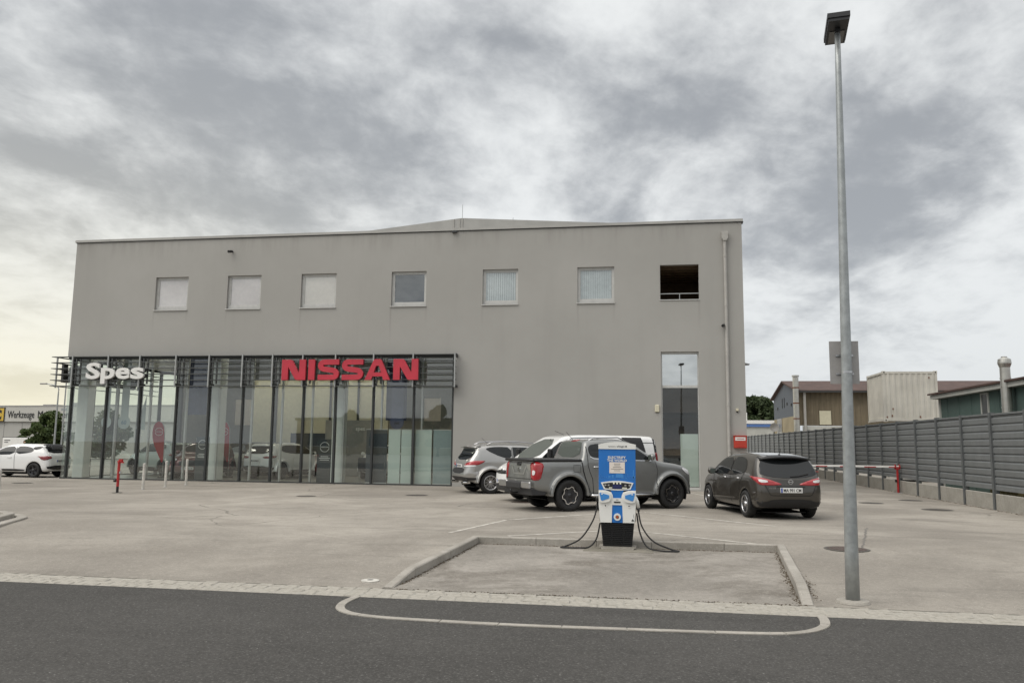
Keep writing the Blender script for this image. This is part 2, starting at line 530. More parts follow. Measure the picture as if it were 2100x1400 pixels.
def text_mesh(txt, height, depth=0.004, bold=0.0, width=None):
    """text as a mesh in the x-z plane, facing -y, left end at x=0, baseline z=0"""
    cu = bpy.data.curves.new('txt', 'FONT')
    cu.body = txt
    cu.size = 1.0
    cu.extrude = 0.0
    cu.offset = bold
    cu.resolution_u = 3
    o = bpy.data.objects.new('txt', cu)
    COL.objects.link(o)
    bpy.context.view_layer.update()
    dg = bpy.context.evaluated_depsgraph_get()
    me = bpy.data.meshes.new_from_object(o.evaluated_get(dg))
    bpy.data.objects.remove(o)
    bpy.data.curves.remove(cu)
    n = len(me.vertices)
    co = np.empty(n * 3)
    me.vertices.foreach_get('co', co)
    co = co.reshape(-1, 3)
    x0, x1 = co[:, 0].min(), co[:, 0].max()
    k = height / 0.72
    kx = k if width is None else width / (x1 - x0)
    new = np.stack([(co[:, 0] - x0) * kx, np.zeros(n), co[:, 1] * k], 1)
    me.vertices.foreach_set('co', new.ravel())
    b = bmesh.new()
    b.from_mesh(me)
    if depth > 0:
        r = bmesh.ops.extrude_face_region(b, geom=b.faces[:])
        for e in r['geom']:
            if isinstance(e, bmesh.types.BMVert):
                e.co.y += depth
    bmesh.ops.recalc_face_normals(b, faces=b.faces)
    b.to_mesh(me)
    b.free()
    me.shade_flat()
    return me


def text_obj(name, txt, height, loc, mt, parent=None, depth=0.004, bold=0.0, width=None, rz=0.0, center=False):
    me = text_mesh(txt, height, depth, bold, width)
    if center:
        xs = [v_.co.x for v_ in me.vertices]
        c = (min(xs) + max(xs)) / 2
        for v_ in me.vertices:
            v_.co.x -= c
    me.name = name
    o = link(name, me, mt, parent)
    o.location = loc
    o.rotation_euler = (0, 0, rz)
    return o


def chaikin(poly, it=2, closed=True):
    p = [Vector(q) for q in poly]
    for _ in range(it):
        out = []
        n = len(p)
        rng = range(n) if closed else range(n - 1)
        if not closed:
            out.append(p[0])
        for i in rng:
            a, b = p[i], p[(i + 1) % n]
            out += [a * 0.75 + b * 0.25, a * 0.25 + b * 0.75]
        if not closed:
            out.append(p[-1])
        p = out
    return [tuple(q) for q in p]


def clone(o, parent=None):
    c = o.copy()
    COL.objects.link(c)
    c.parent = parent
    for ch in list(o.children):
        clone(ch, c)
    return c

# ================================================================== GROUND
def lz(y):
    return -0.10 + 0.10 * min(max((y - 9.69) / 4.81, 0), 1)


b = MB()
b.add([(-900, -600, -0.16), (900, -600, -0.16), (900, 1500, -0.16), (-900, 1500, -0.16)], [(0, 1, 2, 3)])
struct(b.obj('ground', 'far_ground'))

# lot: ramps up from the sett strip, level from the back of the charging bay on; cut out round the bay
KL = lambda y: -3.15 + 0.11 * (y - 9.72) / 4.76      # outer line of the left kerb
KR = lambda y: 1.86 + 0.48 * (y - 9.69) / 4.85       # outer line of the right kerb
b = MB()
ys = [9.69, 10.6, 11.6, 12.6, 13.6, 14.5]
for y0, y1 in zip(ys[:-1], ys[1:]):
    b.add([(-70, y0, lz(y0)), (KL(y0), y0, lz(y0)), (KL(y1), y1, lz(y1)), (-70, y1, lz(y1))], [(0, 1, 2, 3)])
    b.add([(KR(y0), y0, lz(y0)), (70, y0, lz(y0)), (70, y1, lz(y1)), (KR(y1), y1, lz(y1))], [(0, 1, 2, 3)])
b.add([(-70, 14.5, 0), (70, 14.5, 0), (70, 130, 0), (-70, 130, 0)], [(0, 1, 2, 3)])
struct(b.obj('parking_lot', 'lot_asphalt', fix=False))
b = MB()
b.add([(-3.12, 9.69, -0.1), (1.84, 9.69, -0.1), (2.3, 14.49, -0.1), (-3.03, 14.49, -0.1)], [(0, 1, 2, 3)])
struct(b.obj('charging_bay', 'bay_asphalt', fix=False))
b = MB()
b.add([(-150, -5.5, -0.1), (150, -5.5, -0.1), (150, 9.12, -0.1), (-150, 9.12, -0.1)], [(0, 1, 2, 3)])
struct(b.obj('road', 'road_asphalt', fix=False))
b = MB()
b.add([(-150, 9.12, -0.104), (150, 9.12, -0.104), (150, 9.69, -0.104), (-150, 9.69, -0.104)], [(0, 1, 2, 3)])
strip = struct(b.obj('sett_strip', 'concrete', fix=False))


def sett_mesh(i):
    r = random.Random(i)
    j = lambda s_: r.uniform(-s_, s_)
    L, W, H = 0.5, 0.5, 1.0
    b_ = MB()
    lo = [(-L, -W, 0), (L, -W, 0), (L, W, 0), (-L, W, 0)]
    md = [(x * 0.985 + j(0.03), y * 0.98 + j(0.03), 0.78) for x, y, _ in lo]
    tp = [(x * 0.84 + j(0.06), y * 0.80 + j(0.06), 1.0 + j(0.12)) for x, y, _ in lo]
    b_.add(lo + md + tp, [(8, 9, 10, 11)] + [(i_, (i_ + 1) % 4, 4 + (i_ + 1) % 4, 4 + i_) for i_ in range(4)] + [(4 + i_, 4 + (i_ + 1) % 4, 8 + (i_ + 1) % 4, 8 + i_) for i_ in range(4)])
    return b_.mesh('sett')


SETT = [sett_mesh(i) for i in range(8)]
for me in SETT:
    me.materials.append(MATS['sett_stone'])


def sett_rows(x0, x1):
    for r in range(4):
        x = x0 + random.uniform(0, 0.1)
        while x < x1:
            L = random.uniform(0.145, 0.205)
            yield x + L / 2, 9.192 + r * 0.141, L, 0.134
            x += L + 0.008


for x, y, L, W in sett_rows(-8.75, 4.25):
    o = link('sett', random.choice(SETT), None, strip)
    o.location = (x, y + random.uniform(-0.003, 0.003), -0.128)
    o.scale = (L, W, 0.030 + random.uniform(-0.004, 0.004))
    o.rotation_euler = (random.uniform(-.02, .02), random.uniform(-.02, .02), random.uniform(-0.03, 0.03) + random.choice((0, PI)))
b = MB()
for xa, xb in ((-30, -8.75), (4.25, 24)):
    for x, y, L, W in sett_rows(xa, xb):
        b.box(x - L / 2, x + L / 2, y - W / 2, y + W / 2, -0.128, -0.098 + random.uniform(-.004, .004), 0.01)
tag(b.obj('sett_run', 'sett_stone', strip), kind='stuff')


def kerb_piece(p, q, wd, zt0, zt1, zb, parent, name='kerb_stone', mt='kerb_stone', ch=0.014):
    p, q = Vector((p[0], p[1], 0)), Vector((q[0], q[1], 0))
    d = (q - p).normalized()
    n = Vector((-d.y, d.x, 0))
    p, q = p + d * 0.004, q - d * 0.004
    h = wd / 2
    prof = [(-h, None), (-h, -ch), (-h + ch, 0), (h - ch, 0), (h, -ch), (h, None)]
    vs_ = []
    for a, zt in ((p, zt0), (q, zt1)):
        for s_, dz in prof:
            z = zb if dz is None else max(zt + dz, zb + 0.001)
            c = a + n * s_
            vs_.append((c.x, c.y, z))
    fs = [(i, i + 1, 7 + i, 6 + i) for i in range(5)] + [tuple(range(5, -1, -1)), tuple(range(6, 12))]
    b_ = MB().add(vs_, fs)
    return b_.obj(name, mt, parent)


def lerp(p, q, t_):
    return (p[0] + (q[0] - p[0]) * t_, p[1] + (q[1] - p[1]) * t_)


def kerb_run(label, p, q, L, ramp0=False, wd=0.13):
    k = thing('kerb', label, 'kerb', group='kerbs of the charging bay')
    n = max(1, round(math.dist(p, q) / L))
    cuts = [0.0]
    for i in range(n):
        cuts.append((i + 1) / n + (random.uniform(-.08, .08) / n if i < n - 1 else 0))
    for i in range(n):
        a, c = lerp(p, q, cuts[i]), lerp(p, q, cuts[i + 1])
        z0, z1 = 0.018 + random.uniform(-.004, .004), 0.018 + random.uniform(-.004, .004)
        if ramp0 and i == 0:
            z0 = -0.088
        kerb_piece(a, c, wd, z0, z1, -0.14, k)
    return k


kerb_run('left kerb of the sunken charging bay, sloping to the road', (-3.095, 9.72), (-2.985, 14.40), 0.95, True)
kerb_run('right kerb of the charging bay, beside the lamp post', (1.80, 9.70), (2.275, 14.46), 0.95, True)
kerb_run('back kerb of the charging bay, behind the charging station', (-3.05, 14.465), (2.34, 14.53), 1.1)

# pale stone band let into the road in front of the bay
path = [(-3.26, 9.12), (-3.29, 8.75), (-3.22, 8.45), (-3.05, 8.24), (-2.80, 8.13), (-2.45, 8.075), (-1.28, 8.03), (0.0, 8.10), (1.05, 8.165), (1.35, 8.23), (1.58, 8.38), (1.75, 8.62), (1.81, 8.9), (1.82, 9.12)]
path = chaikin(path, 2, closed=False)


def ribbon(pts, wd, z):
    vs_, fs = [], []
    N = len(pts)
    for i, p in enumerate(pts):
        a, c = Vector(pts[max(i - 1, 0)][:2]), Vector(pts[min(i + 1, N - 1)][:2])
        d = (c - a).normalized()
        n_ = Vector((-d.y, d.x)) * wd / 2
        vs_ += [(p[0] + n_.x, p[1] + n_.y, z), (p[0] - n_.x, p[1] - n_.y, z)]
    fs = [(2 * i, 2 * i + 1, 2 * i + 3, 2 * i + 2) for i in range(N - 1)]
    return vs_, fs


band = struct(MB().add(*ribbon(path, 0.098, -0.0975)).obj('stone_band', 'concrete', fix=False))
acc, seg, i0 = 0.0, [path[0]], 0
target = random.uniform(0.45, 0.8)
for i in range(1, len(path)):
    seg.append(path[i])
    acc += math.dist(path[i - 1], path[i])
    if acc > target or i == len(path) - 1:
        s_ = [Vector(p) for p in seg]
        s_[0] = s_[0] + (s_[1] - s_[0]).normalized() * 0.006
        s_[-1] = s_[-1] - (s_[-1] - s_[-2]).normalized() * 0.006
        wd = random.uniform(0.086, 0.10)
        v0, f0 = ribbon([tuple(p) for p in s_], wd, -0.090)
        bb = MB().add(v0, f0)
        n_ = len(v0)
        lo = [(x, y, -0.10) for x, y, _ in v0]
        o_ = len(bb.v)
        bb.v += lo
        for k in range(0, n_ - 2, 2):
            bb.f += [(k, k + 2, o_ + k + 2, o_ + k), (k + 1, k + 3, o_ + k + 3, o_ + k + 1)]
        bb.f += [(0, 1, o_ + 1, o_), (n_ - 2, n_ - 1, o_ + n_ - 1, o_ + n_ - 2)]
        bb.obj('band_stone', 'kerb_stone', band)
        seg, acc, target = [path[i]], 0.0, random.uniform(0.45, 0.8)

# painted bay lines
for p, q, wd in (((-2.95, 17.88), (-1.0, 20.15), 0.10), ((-0.9, 20.15), (-0.05, 20.9), 0.10), ((0.0, 20.85), (2.75, 18.0), 0.10), ((-2.45, 14.75), (-0.45, 16.4), 0.10),
                 ((-0.35, 16.4), (1.95, 14.62), 0.10), ((1.35, 30.6), (2.15, 28.2), 0.10), ((-3.6, 15.0), (-3.0, 17.8), 0.09)):
    pts = [lerp(p, q, t_ / 12) for t_ in range(13)]
    v0, f0 = ribbon(pts, wd, 0.004)
    struct(MB().add(v0, f0).obj('line_marking', 'line_paint', fix=False))


def disc_cover(name, label, x, y, r, mt, z=None, ring=True):
    z = lz(y) if z is None else z
    t = thing(name, label, 'manhole', (x, y, z), group='manhole covers in the lot')
    if ring:
        MB().lathe([(r, 0.002), (r, 0.005), (r - 0.05, 0.006), (r - 0.05, 0.002)], 40).obj('cover_ring', 'cast_iron', t)
    b_ = MB()
    b_.lathe([(r - 0.055, 0.001), (r - 0.055, 0.006), (0.0, 0.007)], 40)
    for i in range(-4, 5):
        for j in range(-4, 5):
            if math.hypot(i, j) < 4.2:
                c = 0.075 * r / 0.4
                b_.box(i * c - .028, i * c + .028, j * c - .028, j * c + .028, 0.006, 0.011)
    b_.obj('cover_plate', mt, t)
    return t


disc_cover('manhole_cover', 'large rusty round manhole cover behind the lamp post', 3.30, 14.35, 0.36, 'manhole')
disc_cover('manhole_cover', 'dark round manhole cover before the fence, nearest the red-and-white boom', 6.83, 26.4, 0.36, 'cast_iron')
disc_cover('manhole_cover', 'dark round manhole cover closest to the concrete base of the fence', 8.5, 28.2, 0.36, 'cast_iron')
disc_cover('manhole_cover', 'dark round manhole cover right of the lamp post, nearest the camera along the fence', 7.94, 24.08, 0.40, 'cast_iron')
disc_cover('manhole_cover', 'dark round manhole cover in front of the showroom white car', -10.3, 23.9, 0.30, 'cast_iron')
disc_cover('manhole_cover', 'dark round manhole cover in front of the frosted showroom panels', -7.21, 25.44, 0.36, 'cast_iron')
disc_cover('manhole_cover', 'reddish manhole cover in the shade behind the grey pickup', -3.45, 23.4, 0.36, 'manhole')
disc_cover('manhole_cover', 'dark manhole cover by the rear of the white hatchback', -23.2, 27.5, 0.36, 'cast_iron')
t = thing('valve_cover', 'small white valve cover with dark centre at the left kerb end', 'valve cover', (-3.45, 10.12, lz(10.12)))
MB().lathe([(0.115, -0.01), (0.115, 0.012), (0.04, 0.016)], 28).obj('cover_ring', 'white_paint', t)
MB().lathe([(0.04, 0.0), (0.038, 0.014), (0, 0.015)], 20).obj('cap', 'black', t)

# kerbed island at the left edge of the picture
isl = thing('kerb_island', 'rounded kerbed island with two tiers of stones at the left edge', 'island')
A, B = Vector((-13.85, 14.6)), Vector((-12.75, 12.1))
d = (B - A).normalized()
n = Vector((d.y, -d.x))
ang0 = math.atan2(-d.y, -d.x)


def capsule(r, k=14):
    pts = []
    for i in range(k + 1):
        a = ang0 - PI / 2 + PI * i / k
        pts.append((A.x + r * math.cos(a), A.y + r * math.sin(a)))
    for i in range(k + 1):
        a = ang0 + PI / 2 + PI * i / k
        pts.append((B.x + r * math.cos(a), B.y + r * math.sin(a)))
    return pts


zi = -0.02
for r, zt in ((1.22, 0.06), (0.98, 0.14)):
    c = capsule(r)
    for i in range(len(c)):
        kerb_piece(c[i], c[(i + 1) % len(c)], 0.2, zt + zi, zt + zi, -0.1, isl)
c = capsule(0.9)
MB().add([(x, y, 0.09) for x, y in c], [tuple(range(len(c)))]).obj('fill', 'slab', isl, fix=False)


def bollard(loc, h, label, rad=0.045):
    t_ = thing('bollard', label, 'bollard', loc, group='white bollards')
    MB().lathe([(0.0, h), (rad * .75, h - .004), (rad, h - 0.02), (rad, 0.0)], 20).obj('post', 'white_paint', t_, smooth=False)
    MB().lathe([(rad + .012, 0.0), (rad + .012, 0.012), (rad, 0.014)], 20).obj('base_ring', 'steel_grey', t_)
    return t_


bollard((-16.80, 25.37, 0), 0.88, 'white bollard right of the red post, nearest of the three')
bollard((-16.98, 26.96, 0), 0.93, 'middle one of the three white bollards before the glass front')
bollard((-17.05, 28.41, 0), 0.97, 'farthest of the three white bollards, near the dark totem')
bollard((-14.93, 16.95, 0), 0.95, 'white post at the left edge above the kerbed island')

t = thing('red_post', 'red steel post with black foot before the glass front', 'post', (-16.42, 23.47, 0))
MB().cyl((0, 0, 0.2), (0, 0, 0.93), 0.042, n=16).obj('upper_tube', 'red_steel', t)
MB().cyl((0, 0, 0.0), (0, 0, 0.2), 0.040, n=16).obj('foot', 'black', t)
MB().lathe([(0.0, 0.014), (0.15, 0.012), (0.15, 0.0)], 24).obj('base_plate', 'cast_iron', t)
MB().box(-.03, .03, -.05, .05, .93, 1.0).box(0.0, .11, -.04, .04, .97, 1.05).box(.05, .15, -.03, .03, .93, .97).obj('fork', 'red_steel', t)
MB().cyl((-.04, -.05, 0.38), (-.1, -.06, 0.38), 0.045, n=14).obj('lock', 'black', t)
MB().box(0.042, 0.085, -0.03, 0.03, 0.60, 0.67).obj('latch', 'steel_grey', t)

# ================================================================== MAIN BUILDING
FY = 31.2
X0, X1, ZT = -24.64, 3.80, 10.25
bld = thing('dealership_building', 'large grey rendered car dealership with glass showroom front and flat roof', 'building', (0, 0, 0))
WIN = [(-20.70, -19.18), (-17.37, -15.85), (-14.06, -12.52), (-10.14, -8.67), (-6.33, -4.89), (-2.52, -1.075)]
WZ = (7.19, 8.62)
SH = (X0, -7.43, 0.0, 5.18)        # showroom opening
DOOR = (0.68, 2.10, 0.05, 5.24)
REC = (0.69, 2.16, 7.25, 8.63)
holes = [(a, c, WZ[0], WZ[1]) for a, c in WIN] + [SH, DOOR, REC]


def wall_with_holes(x0, x1, z0, z1, hs, y, dep):
    xs = sorted({x0, x1} | {h[0] for h in hs} | {h[1] for h in hs})
    zs = sorted({z0, z1} | {h[2] for h in hs} | {h[3] for h in hs})
    b_ = MB()
    for xa, xb in zip(xs[:-1], xs[1:]):
        for za, zb in zip(zs[:-1], zs[1:]):
            cx, cz = (xa + xb) / 2, (za + zb) / 2
            if any(h[0] < cx < h[1] and h[2] < cz < h[3] for h in hs):
                continue
            b_.add([(xa, y, za), (xb, y, za), (xb, y, zb), (xa, y, zb)], [(0, 1, 2, 3)])
    for a, c, lo, hi in hs:
        if a > x0:
            b_.add([(a, y, lo), (a, y + dep, lo), (a, y + dep, hi), (a, y, hi)], [(0, 1, 2, 3)])
        b_.add([(c, y, lo), (c, y, hi), (c, y + dep, hi), (c, y + dep, lo)], [(0, 1, 2, 3)])
        b_.add([(a, y, hi), (a, y + dep, hi), (c, y + dep, hi), (c, y, hi)], [(0, 1, 2, 3)])
        if lo > z0:
            b_.add([(a, y, lo), (c, y, lo), (c, y + dep, lo), (a, y + dep, lo)], [(0, 1, 2, 3)])
    return b_


wf = wall_with_holes(X0, X1, 0, ZT, holes, FY, 0.22)
YB = 58.0
# right side, left side above the glass corner, back
wf.add([(X1, FY, 0), (X1, YB, 0), (X1, YB, ZT), (X1, FY, ZT)], [(0, 1, 2, 3)])
wf.add([(X0, FY, 5.18), (X0, FY, ZT), (X0, 40, ZT), (X0, 40, 5.18)], [(0, 1, 2, 3)])
wf.add([(X0, 40, 0), (X0, 40, ZT), (X0, YB, ZT), (X0, YB, 0)], [(0, 1, 2, 3)])
wf.add([(X0, YB, 0), (X0, YB, ZT), (X1, YB, ZT), (X1, YB, 0)], [(0, 1, 2, 3)])
wf.obj('wall', 'stucco', bld, fix=False)
MB().box(X0 + 0.05, X1 - 0.05, FY + 0.3, YB - 0.05, 9.85, 10.0).obj('roof', 'coping', bld)
# metal coping with joints
cp = MB().box(X0 - 0.05, X1 + 0.05, FY - 0.06, FY + 0.42, 10.262, 10.365).obj('coping', 'coping', bld)
b = MB().box(X0 - 0.02, X1 + 0.07, FY - 0.03, FY + 0.3, 10.235, 10.262)
b.obj('shadow_line', 'steel_dark', cp)  # dark strip painted in as the shadow line under the coping
for x in np.arange(X0 + 1.6, X1, 3.1):
    MB().box(x - 0.03, x + 0.03, FY - 0.065, FY + 0.43, 10.262, 10.372).obj('coping_joint', 'coping', cp)
MB().box(X0 - .05, X0 + .4, FY + .42, YB, 10.262, 10.365).obj('side_coping', 'coping', cp)
MB().box(X1 - .4, X1 + .05, FY + .42, YB, 10.262, 10.365).obj('side_coping', 'coping', cp)
# low gabled hall roof rising behind the parapet
pk = (-7.5, 11.11)
rf = MB()
rf.prism([(-14.4, 10.40), (pk[0], pk[1]), (3.4, 10.60 - 0.22), (3.4, 10.0), (-14.4, 10.0)], 32.3, 57.5, 'y')
rfo = rf.obj('hall_roof', 'coping', bld)
for dx in (-0.35, -0.1, 0.02):
    MB().box(pk[0] + dx, pk[0] + dx + .03, 32.27, 32.30, 10.4, pk[1] - .02 - abs(dx) * .1).obj('flashing', 'pipe_paint', rfo)
MB().cyl((pk[0] - .02, 32.5, 11.0), (pk[0] - .02, 32.5, 11.75), 0.012, n=6).obj('lightning_rod', 'steel_grey', rfo)
MB().cyl((-5.5, 33.5, 10.9), (-5.5, 33.5, 11.4), 0.012, n=6).obj('lightning_rod', 'steel_grey', rfo)
MB().box(-7.62, -7.42, FY - 0.12, FY, 10.17, 10.24).obj('spout', 'steel_dark', bld)

# windows of the upper floor
blinds = ['blind_sky_pink', 'blind_sky_pink', 'sky_cream', 'room_dark', 'blind_white', 'blind_white']
blab = ['pale blind in mirrored-sky pink', 'pale blind in mirrored-sky pink', 'pale blind in mirrored-sky cream', None, None, None]  # pink and cream tones hold the warm sky mirrored in the panes
for (a, c), bl_ in zip(WIN, blinds):
    z0, z1 = WZ
    yf = FY + 0.11
    f = 0.075
    fr = MB()
    fr.box(a, a + f, yf, yf + 0.07, z0 + .03, z1)
    fr.box(c - f, c, yf, yf + 0.07, z0 + .03, z1)
    fr.box(a + f, c - f, yf, yf + 0.07, z1 - f, z1)
    fr.box(a + f, c - f, yf, yf + 0.07, z0 + .03, z0 + .03 + f * 1.5)
    g = 0.035
    for xa, xb, za, zb in ((a + f, a + f + g, z0 + f * 1.5 + .03, z1 - f), (c - f - g, c - f, z0 + f * 1.5 + .03, z1 - f), (a + f + g, c - f - g, z1 - f - g, z1 - f), (a + f + g, c - f - g, z0 + f * 1.5 + .03, z0 + f * 1.5 + .03 + g)):
        fr.box(xa, xb, yf + 0.012, yf + 0.06, za, zb)
    wo_ = fr.obj('window', 'frame_alu', bld)
    MB().add([(a + f, yf + .035, z0 + .1), (c - f, yf + .035, z0 + .1), (c - f, yf + .035, z1 - f), (a + f, yf + .035, z1 - f)], [(0, 1, 2, 3)]).obj('pane', 'window_glass', wo_, fix=False)
    MB().box(a - .03, c + .02, FY - 0.05, yf, z0 - .035, z0).obj('sill', 'frame_alu', wo_)
    if bl_ == 'room_dark' or bl_ == 'blind_white':
        MB().box(a - .02, c + .02, yf + 0.9, yf + .95, z0, z1).box(a - .06, a - .02, yf + .12, yf + .9, z0, z1).box(c + .02, c + .06, yf + .12, yf + .9, z0, z1).box(a - .02, c + .02, yf + .12, yf + .9, z0 - .05, z0).box(a - .02, c + .02, yf + .12, yf + .9, z1, z1 + .05).obj('room', 'room_dark', wo_)
    if bl_ == 'blind_white':
        bb = MB()
        x = a + .08
        while x < c - .1:
            if not (a < -2 and False):
                bb.add([(x, yf + .085, z0), (x + .085, yf + .055, z0), (x + .085, yf + .055, z1), (x, yf + .085, z1)], [(0, 1, 2, 3)])
            x += .088
        bb.obj('blind', 'blind_white', wo_, fix=False)
    elif bl_ != 'room_dark':
        MB().box(a + .02, c - .02, yf + .045, yf + .06, z0 + .05, z1 - .02).obj('blind', bl_, wo_)

# open loggia at the top right
a, c, z0, z1 = REC
b = MB()
b.box(a - .6, c + .5, FY + 3.6, FY + 3.7, z0 - .8, z1 + .1)
b.box(a - .7, a - .6, FY + .22, FY + 3.6, z0 - .8, z1 + .1)
b.box(c + .5, c + .6, FY + .22, FY + 3.6, z0 - .8, z1 + .1)
b.box(a - .6, c + .5, FY + .22, FY + 3.6, z1 + .0, z1 + .1)
b.box(a - .6, c + .5, FY + .22, FY + 3.6, z0 - .9, z0 - .8)
lg = b.obj('loggia', 'brown_soffit', bld)
for i in range(6):
    MB().box(a - .6, c + .5, FY + .7 + i * .5, FY + .76 + i * .5, z1 - .05, z1).obj('soffit_batten', 'brown_soffit', lg)
MB().box(a, c, FY + .06, FY + .09, z0 + .24, z0 + .27).box((a + c) / 2 - .012, (a + c) / 2 + .012, FY + .06, FY + .09, z0, z0 + .24).obj('railing', 'steel_grey', lg)
MB().box(a - .02, c + .02, FY - .03, FY + .2, z0 - .02, z0 + .012).obj('sill', 'frame_alu', lg)

mat('landing_brown', (0.05, 0.035, 0.024), .8)
# tall glazed stair window at the right
a, c, z0, z1 = DOOR
yf = FY + .12
fr = MB()
fr.box(a, a + .05, yf, yf + .07, z0, z1).box(c - .05, c, yf, yf + .07, z0, z1).box(a + .05, c - .05, yf, yf + .07, z1 - .09, z1)
fr.box(a + .05, c - .05, yf - .02, yf + .07, 3.86, 3.96).box(a + .05, c - .05, yf, yf + .07, z0, z0 + .08)
st = fr.obj('stair_window', 'frame_alu', bld)
for za, zb, gm_ in ((z0 + .08, 3.86, 'door_glass'), (3.96, z1 - .09, 'mirror_glass')):
    MB().add([(a + .05, yf + .03, za), (c - .05, yf + .03, za), (c - .05, yf + .03, zb), (a + .05, yf + .03, zb)], [(0, 1, 2, 3)]).obj('pane', gm_, st, fix=False)
MB().box(a - .3, c + .3, yf + .5, yf + 3.0, 2.95, 3.2).box(a - .3, c + .3, yf + .5, yf + .6, 3.2, 3.95).obj('landing', 'landing_brown', st)
MB().box(a + .70, c - .06, yf + .08, yf + .10, z0 + .1, 2.12).obj('frosted_panel', 'frost_white', st)
MB().box(a + .06, a + .68, yf + .6, yf + .62, z0 + .1, 1.2).obj('inner_parapet', 'board_dark', st)
b = MB()
b.box(a - .4, c + .4, FY + 4, FY + 4.1, 0, 5.4).box(a - .5, a - .4, FY + .25, FY + 4, 0, 5.4).box(c + .4, c + .5, FY + .25, FY + 4, 0, 5.4)
b.box(a - .4, c + .4, FY + .25, FY + 4, -.02, .03)
b.obj('stair_hall', 'inside_grey', st)
b = MB()
for i in range(9):
    b.box(a - .3, c + .3, FY + .9 + i * .28, FY + 1.18 + i * .28, 1.3 + i * .17, 1.47 + i * .17)
b.obj('stair_flight', 'brown_soffit', st)

# small fittings on the wall
t = thing('downpipe', 'pale grey rain downpipe with square hopper at the right corner', 'downpipe')
MB().box(3.035, 3.265, FY - .2, FY - .01, 9.60, 9.86).prism([(3.035, 9.60), (3.265, 9.60), (3.21, 9.5), (3.09, 9.5)], FY - .2, FY - .03, 'y').obj('hopper', 'pipe_paint', t)
MB().cyl((3.15, FY - .10, 9.52), (3.14, FY - .10, 0.05), .06, n=16).obj('pipe', 'pipe_paint', t)
for z in (8.9, 7.0, 5.1, 3.2, 1.5):
    MB().lathe([(.06, -.03), (.070, -.03), (.070, .03), (.06, .03)], 18, 'z', (3.145, FY - .10, z)).box(3.125, 3.165, FY - .05, FY, z - .02, z + .02).obj('clamp', 'pipe_paint', t)


def cctv(x, z, label):
    t_ = thing('security_camera', label, 'camera', (x, FY, z), group='security cameras on the facade')
    MB().cyl((0, 0, 0), (0, -.10, 0), .03, n=10).obj('bracket', 'dark_plastic', t_)
    MB().cyl((0.0, -.06, .0), (-.06, -.26, -.05), .055, n=12).obj('housing', 'black', t_)


cctv(-17.22, 9.66, 'black security camera high on the wall above the second window')
cctv(3.05, 6.23, 'black security camera beside the downpipe')
t = thing('wall_lamp', 'cream rectangular wall lamp left of the tall stair window', 'lamp', (.52, FY, 3.07))
MB().bbox(-.085, .085, -.07, 0, -.14, .14, .02).obj('shade', 'cream_plastic', t)
MB().box(-.06, .06, -.02, 0.0, -.165, -.14).obj('base', 'dark_plastic', t)
t = thing('wall_sensor', 'small pale sensor box right of the downpipe', 'sensor', (3.47, FY, 3.03))
MB().bbox(-.05, .05, -.08, 0, -.05, .05, .012).obj('housing', 'cream_plastic', t)
MB().cyl((0, -.02, -.05), (0, -.05, -.09), .03, n=10).obj('eye', 'dark_plastic', t)
t = thing('drop_box', 'red metal drop box with white label at the building corner', 'box', (3.545, FY, 1.84))
MB().bbox(-.235, .235, -.16, 0, -.23, .21, .015).obj('casing', 'red_box', t)
MB().box(-.245, .245, -.175, 0.0, .21, .235).obj('lid', 'red_box', t)
lb = MB().box(-.185, .185, -.164, -.161, .05, .175).obj('label_plate', 'plate_white', t)
MB().box(-.14, .14, -.167, -.165, .10, .125).obj('print_line', 'red_steel', lb)
MB().box(-.15, .15, -.165, -.161, -.19, -.175).obj('slot', 'red_steel', t)
t = thing('side_lamp', 'flat dark lamp arm on the right side wall', 'lamp', (X1, 33.2, 5.0))
MB().prism([(0, .05), (.42, -.06), (.40, -.09), (0, -.12)], -.12, .12, 'y').obj('head', 'sign_back', t)

# ------------------------------------------------------------------ showroom glass front
MX = [-24.40, -22.72, -21.13, -19.45, -17.97, -16.45, -15.11, -13.78, -12.40, -10.79, -9.09, -7.47]
GY = FY + 0.08
gf = MB().box(X0, -7.43, GY - .02, GY + .08, 0.0, .05).box(X0, -7.43, GY - .02, GY + .08, 5.10, 5.18).obj('glass_front', 'steel_dark', bld)
for x in MX:
    MB().box(x - .036, x + .036, GY - .03, GY + .15, .05, 5.10).obj('mullion', 'steel_dark', gf)
xs = [X0] + MX
for xa, xb in zip(xs[:-1], xs[1:]):
    xa2 = xa + (.036 if xa > X0 else 0)
    MB().add([(xa2, GY + .03, .05), (xb - .036, GY + .03, .05), (xb - .036, GY + .03, 5.1), (xa2, GY + .03, 5.1)], [(0, 1, 2, 3)]).obj('pane', 'shop_glass', gf, fix=False)
gs = MB().box(X0, X0 + .1, GY + .08, 40, 0, .05).box(X0, X0 + .1, GY + .08, 40, 5.10, 5.18).obj('side_glass', 'steel_dark', bld)
sy = [GY + .03, 33.0, 34.7, 36.4, 38.1, 39.96]
for ya, yb in zip(sy[:-1], sy[1:]):
    MB().add([(X0 + .03, ya, .05), (X0 + .03, yb - .07, .05), (X0 + .03, yb - .07, 5.1), (X0 + .03, ya, 5.1)], [(0, 1, 2, 3)]).obj('pane', 'shop_glass', gs, fix=False)
    MB().box(X0 - .02, X0 + .14, yb - .07, yb, .05, 5.1).obj('mullion', 'steel_dark', gs)

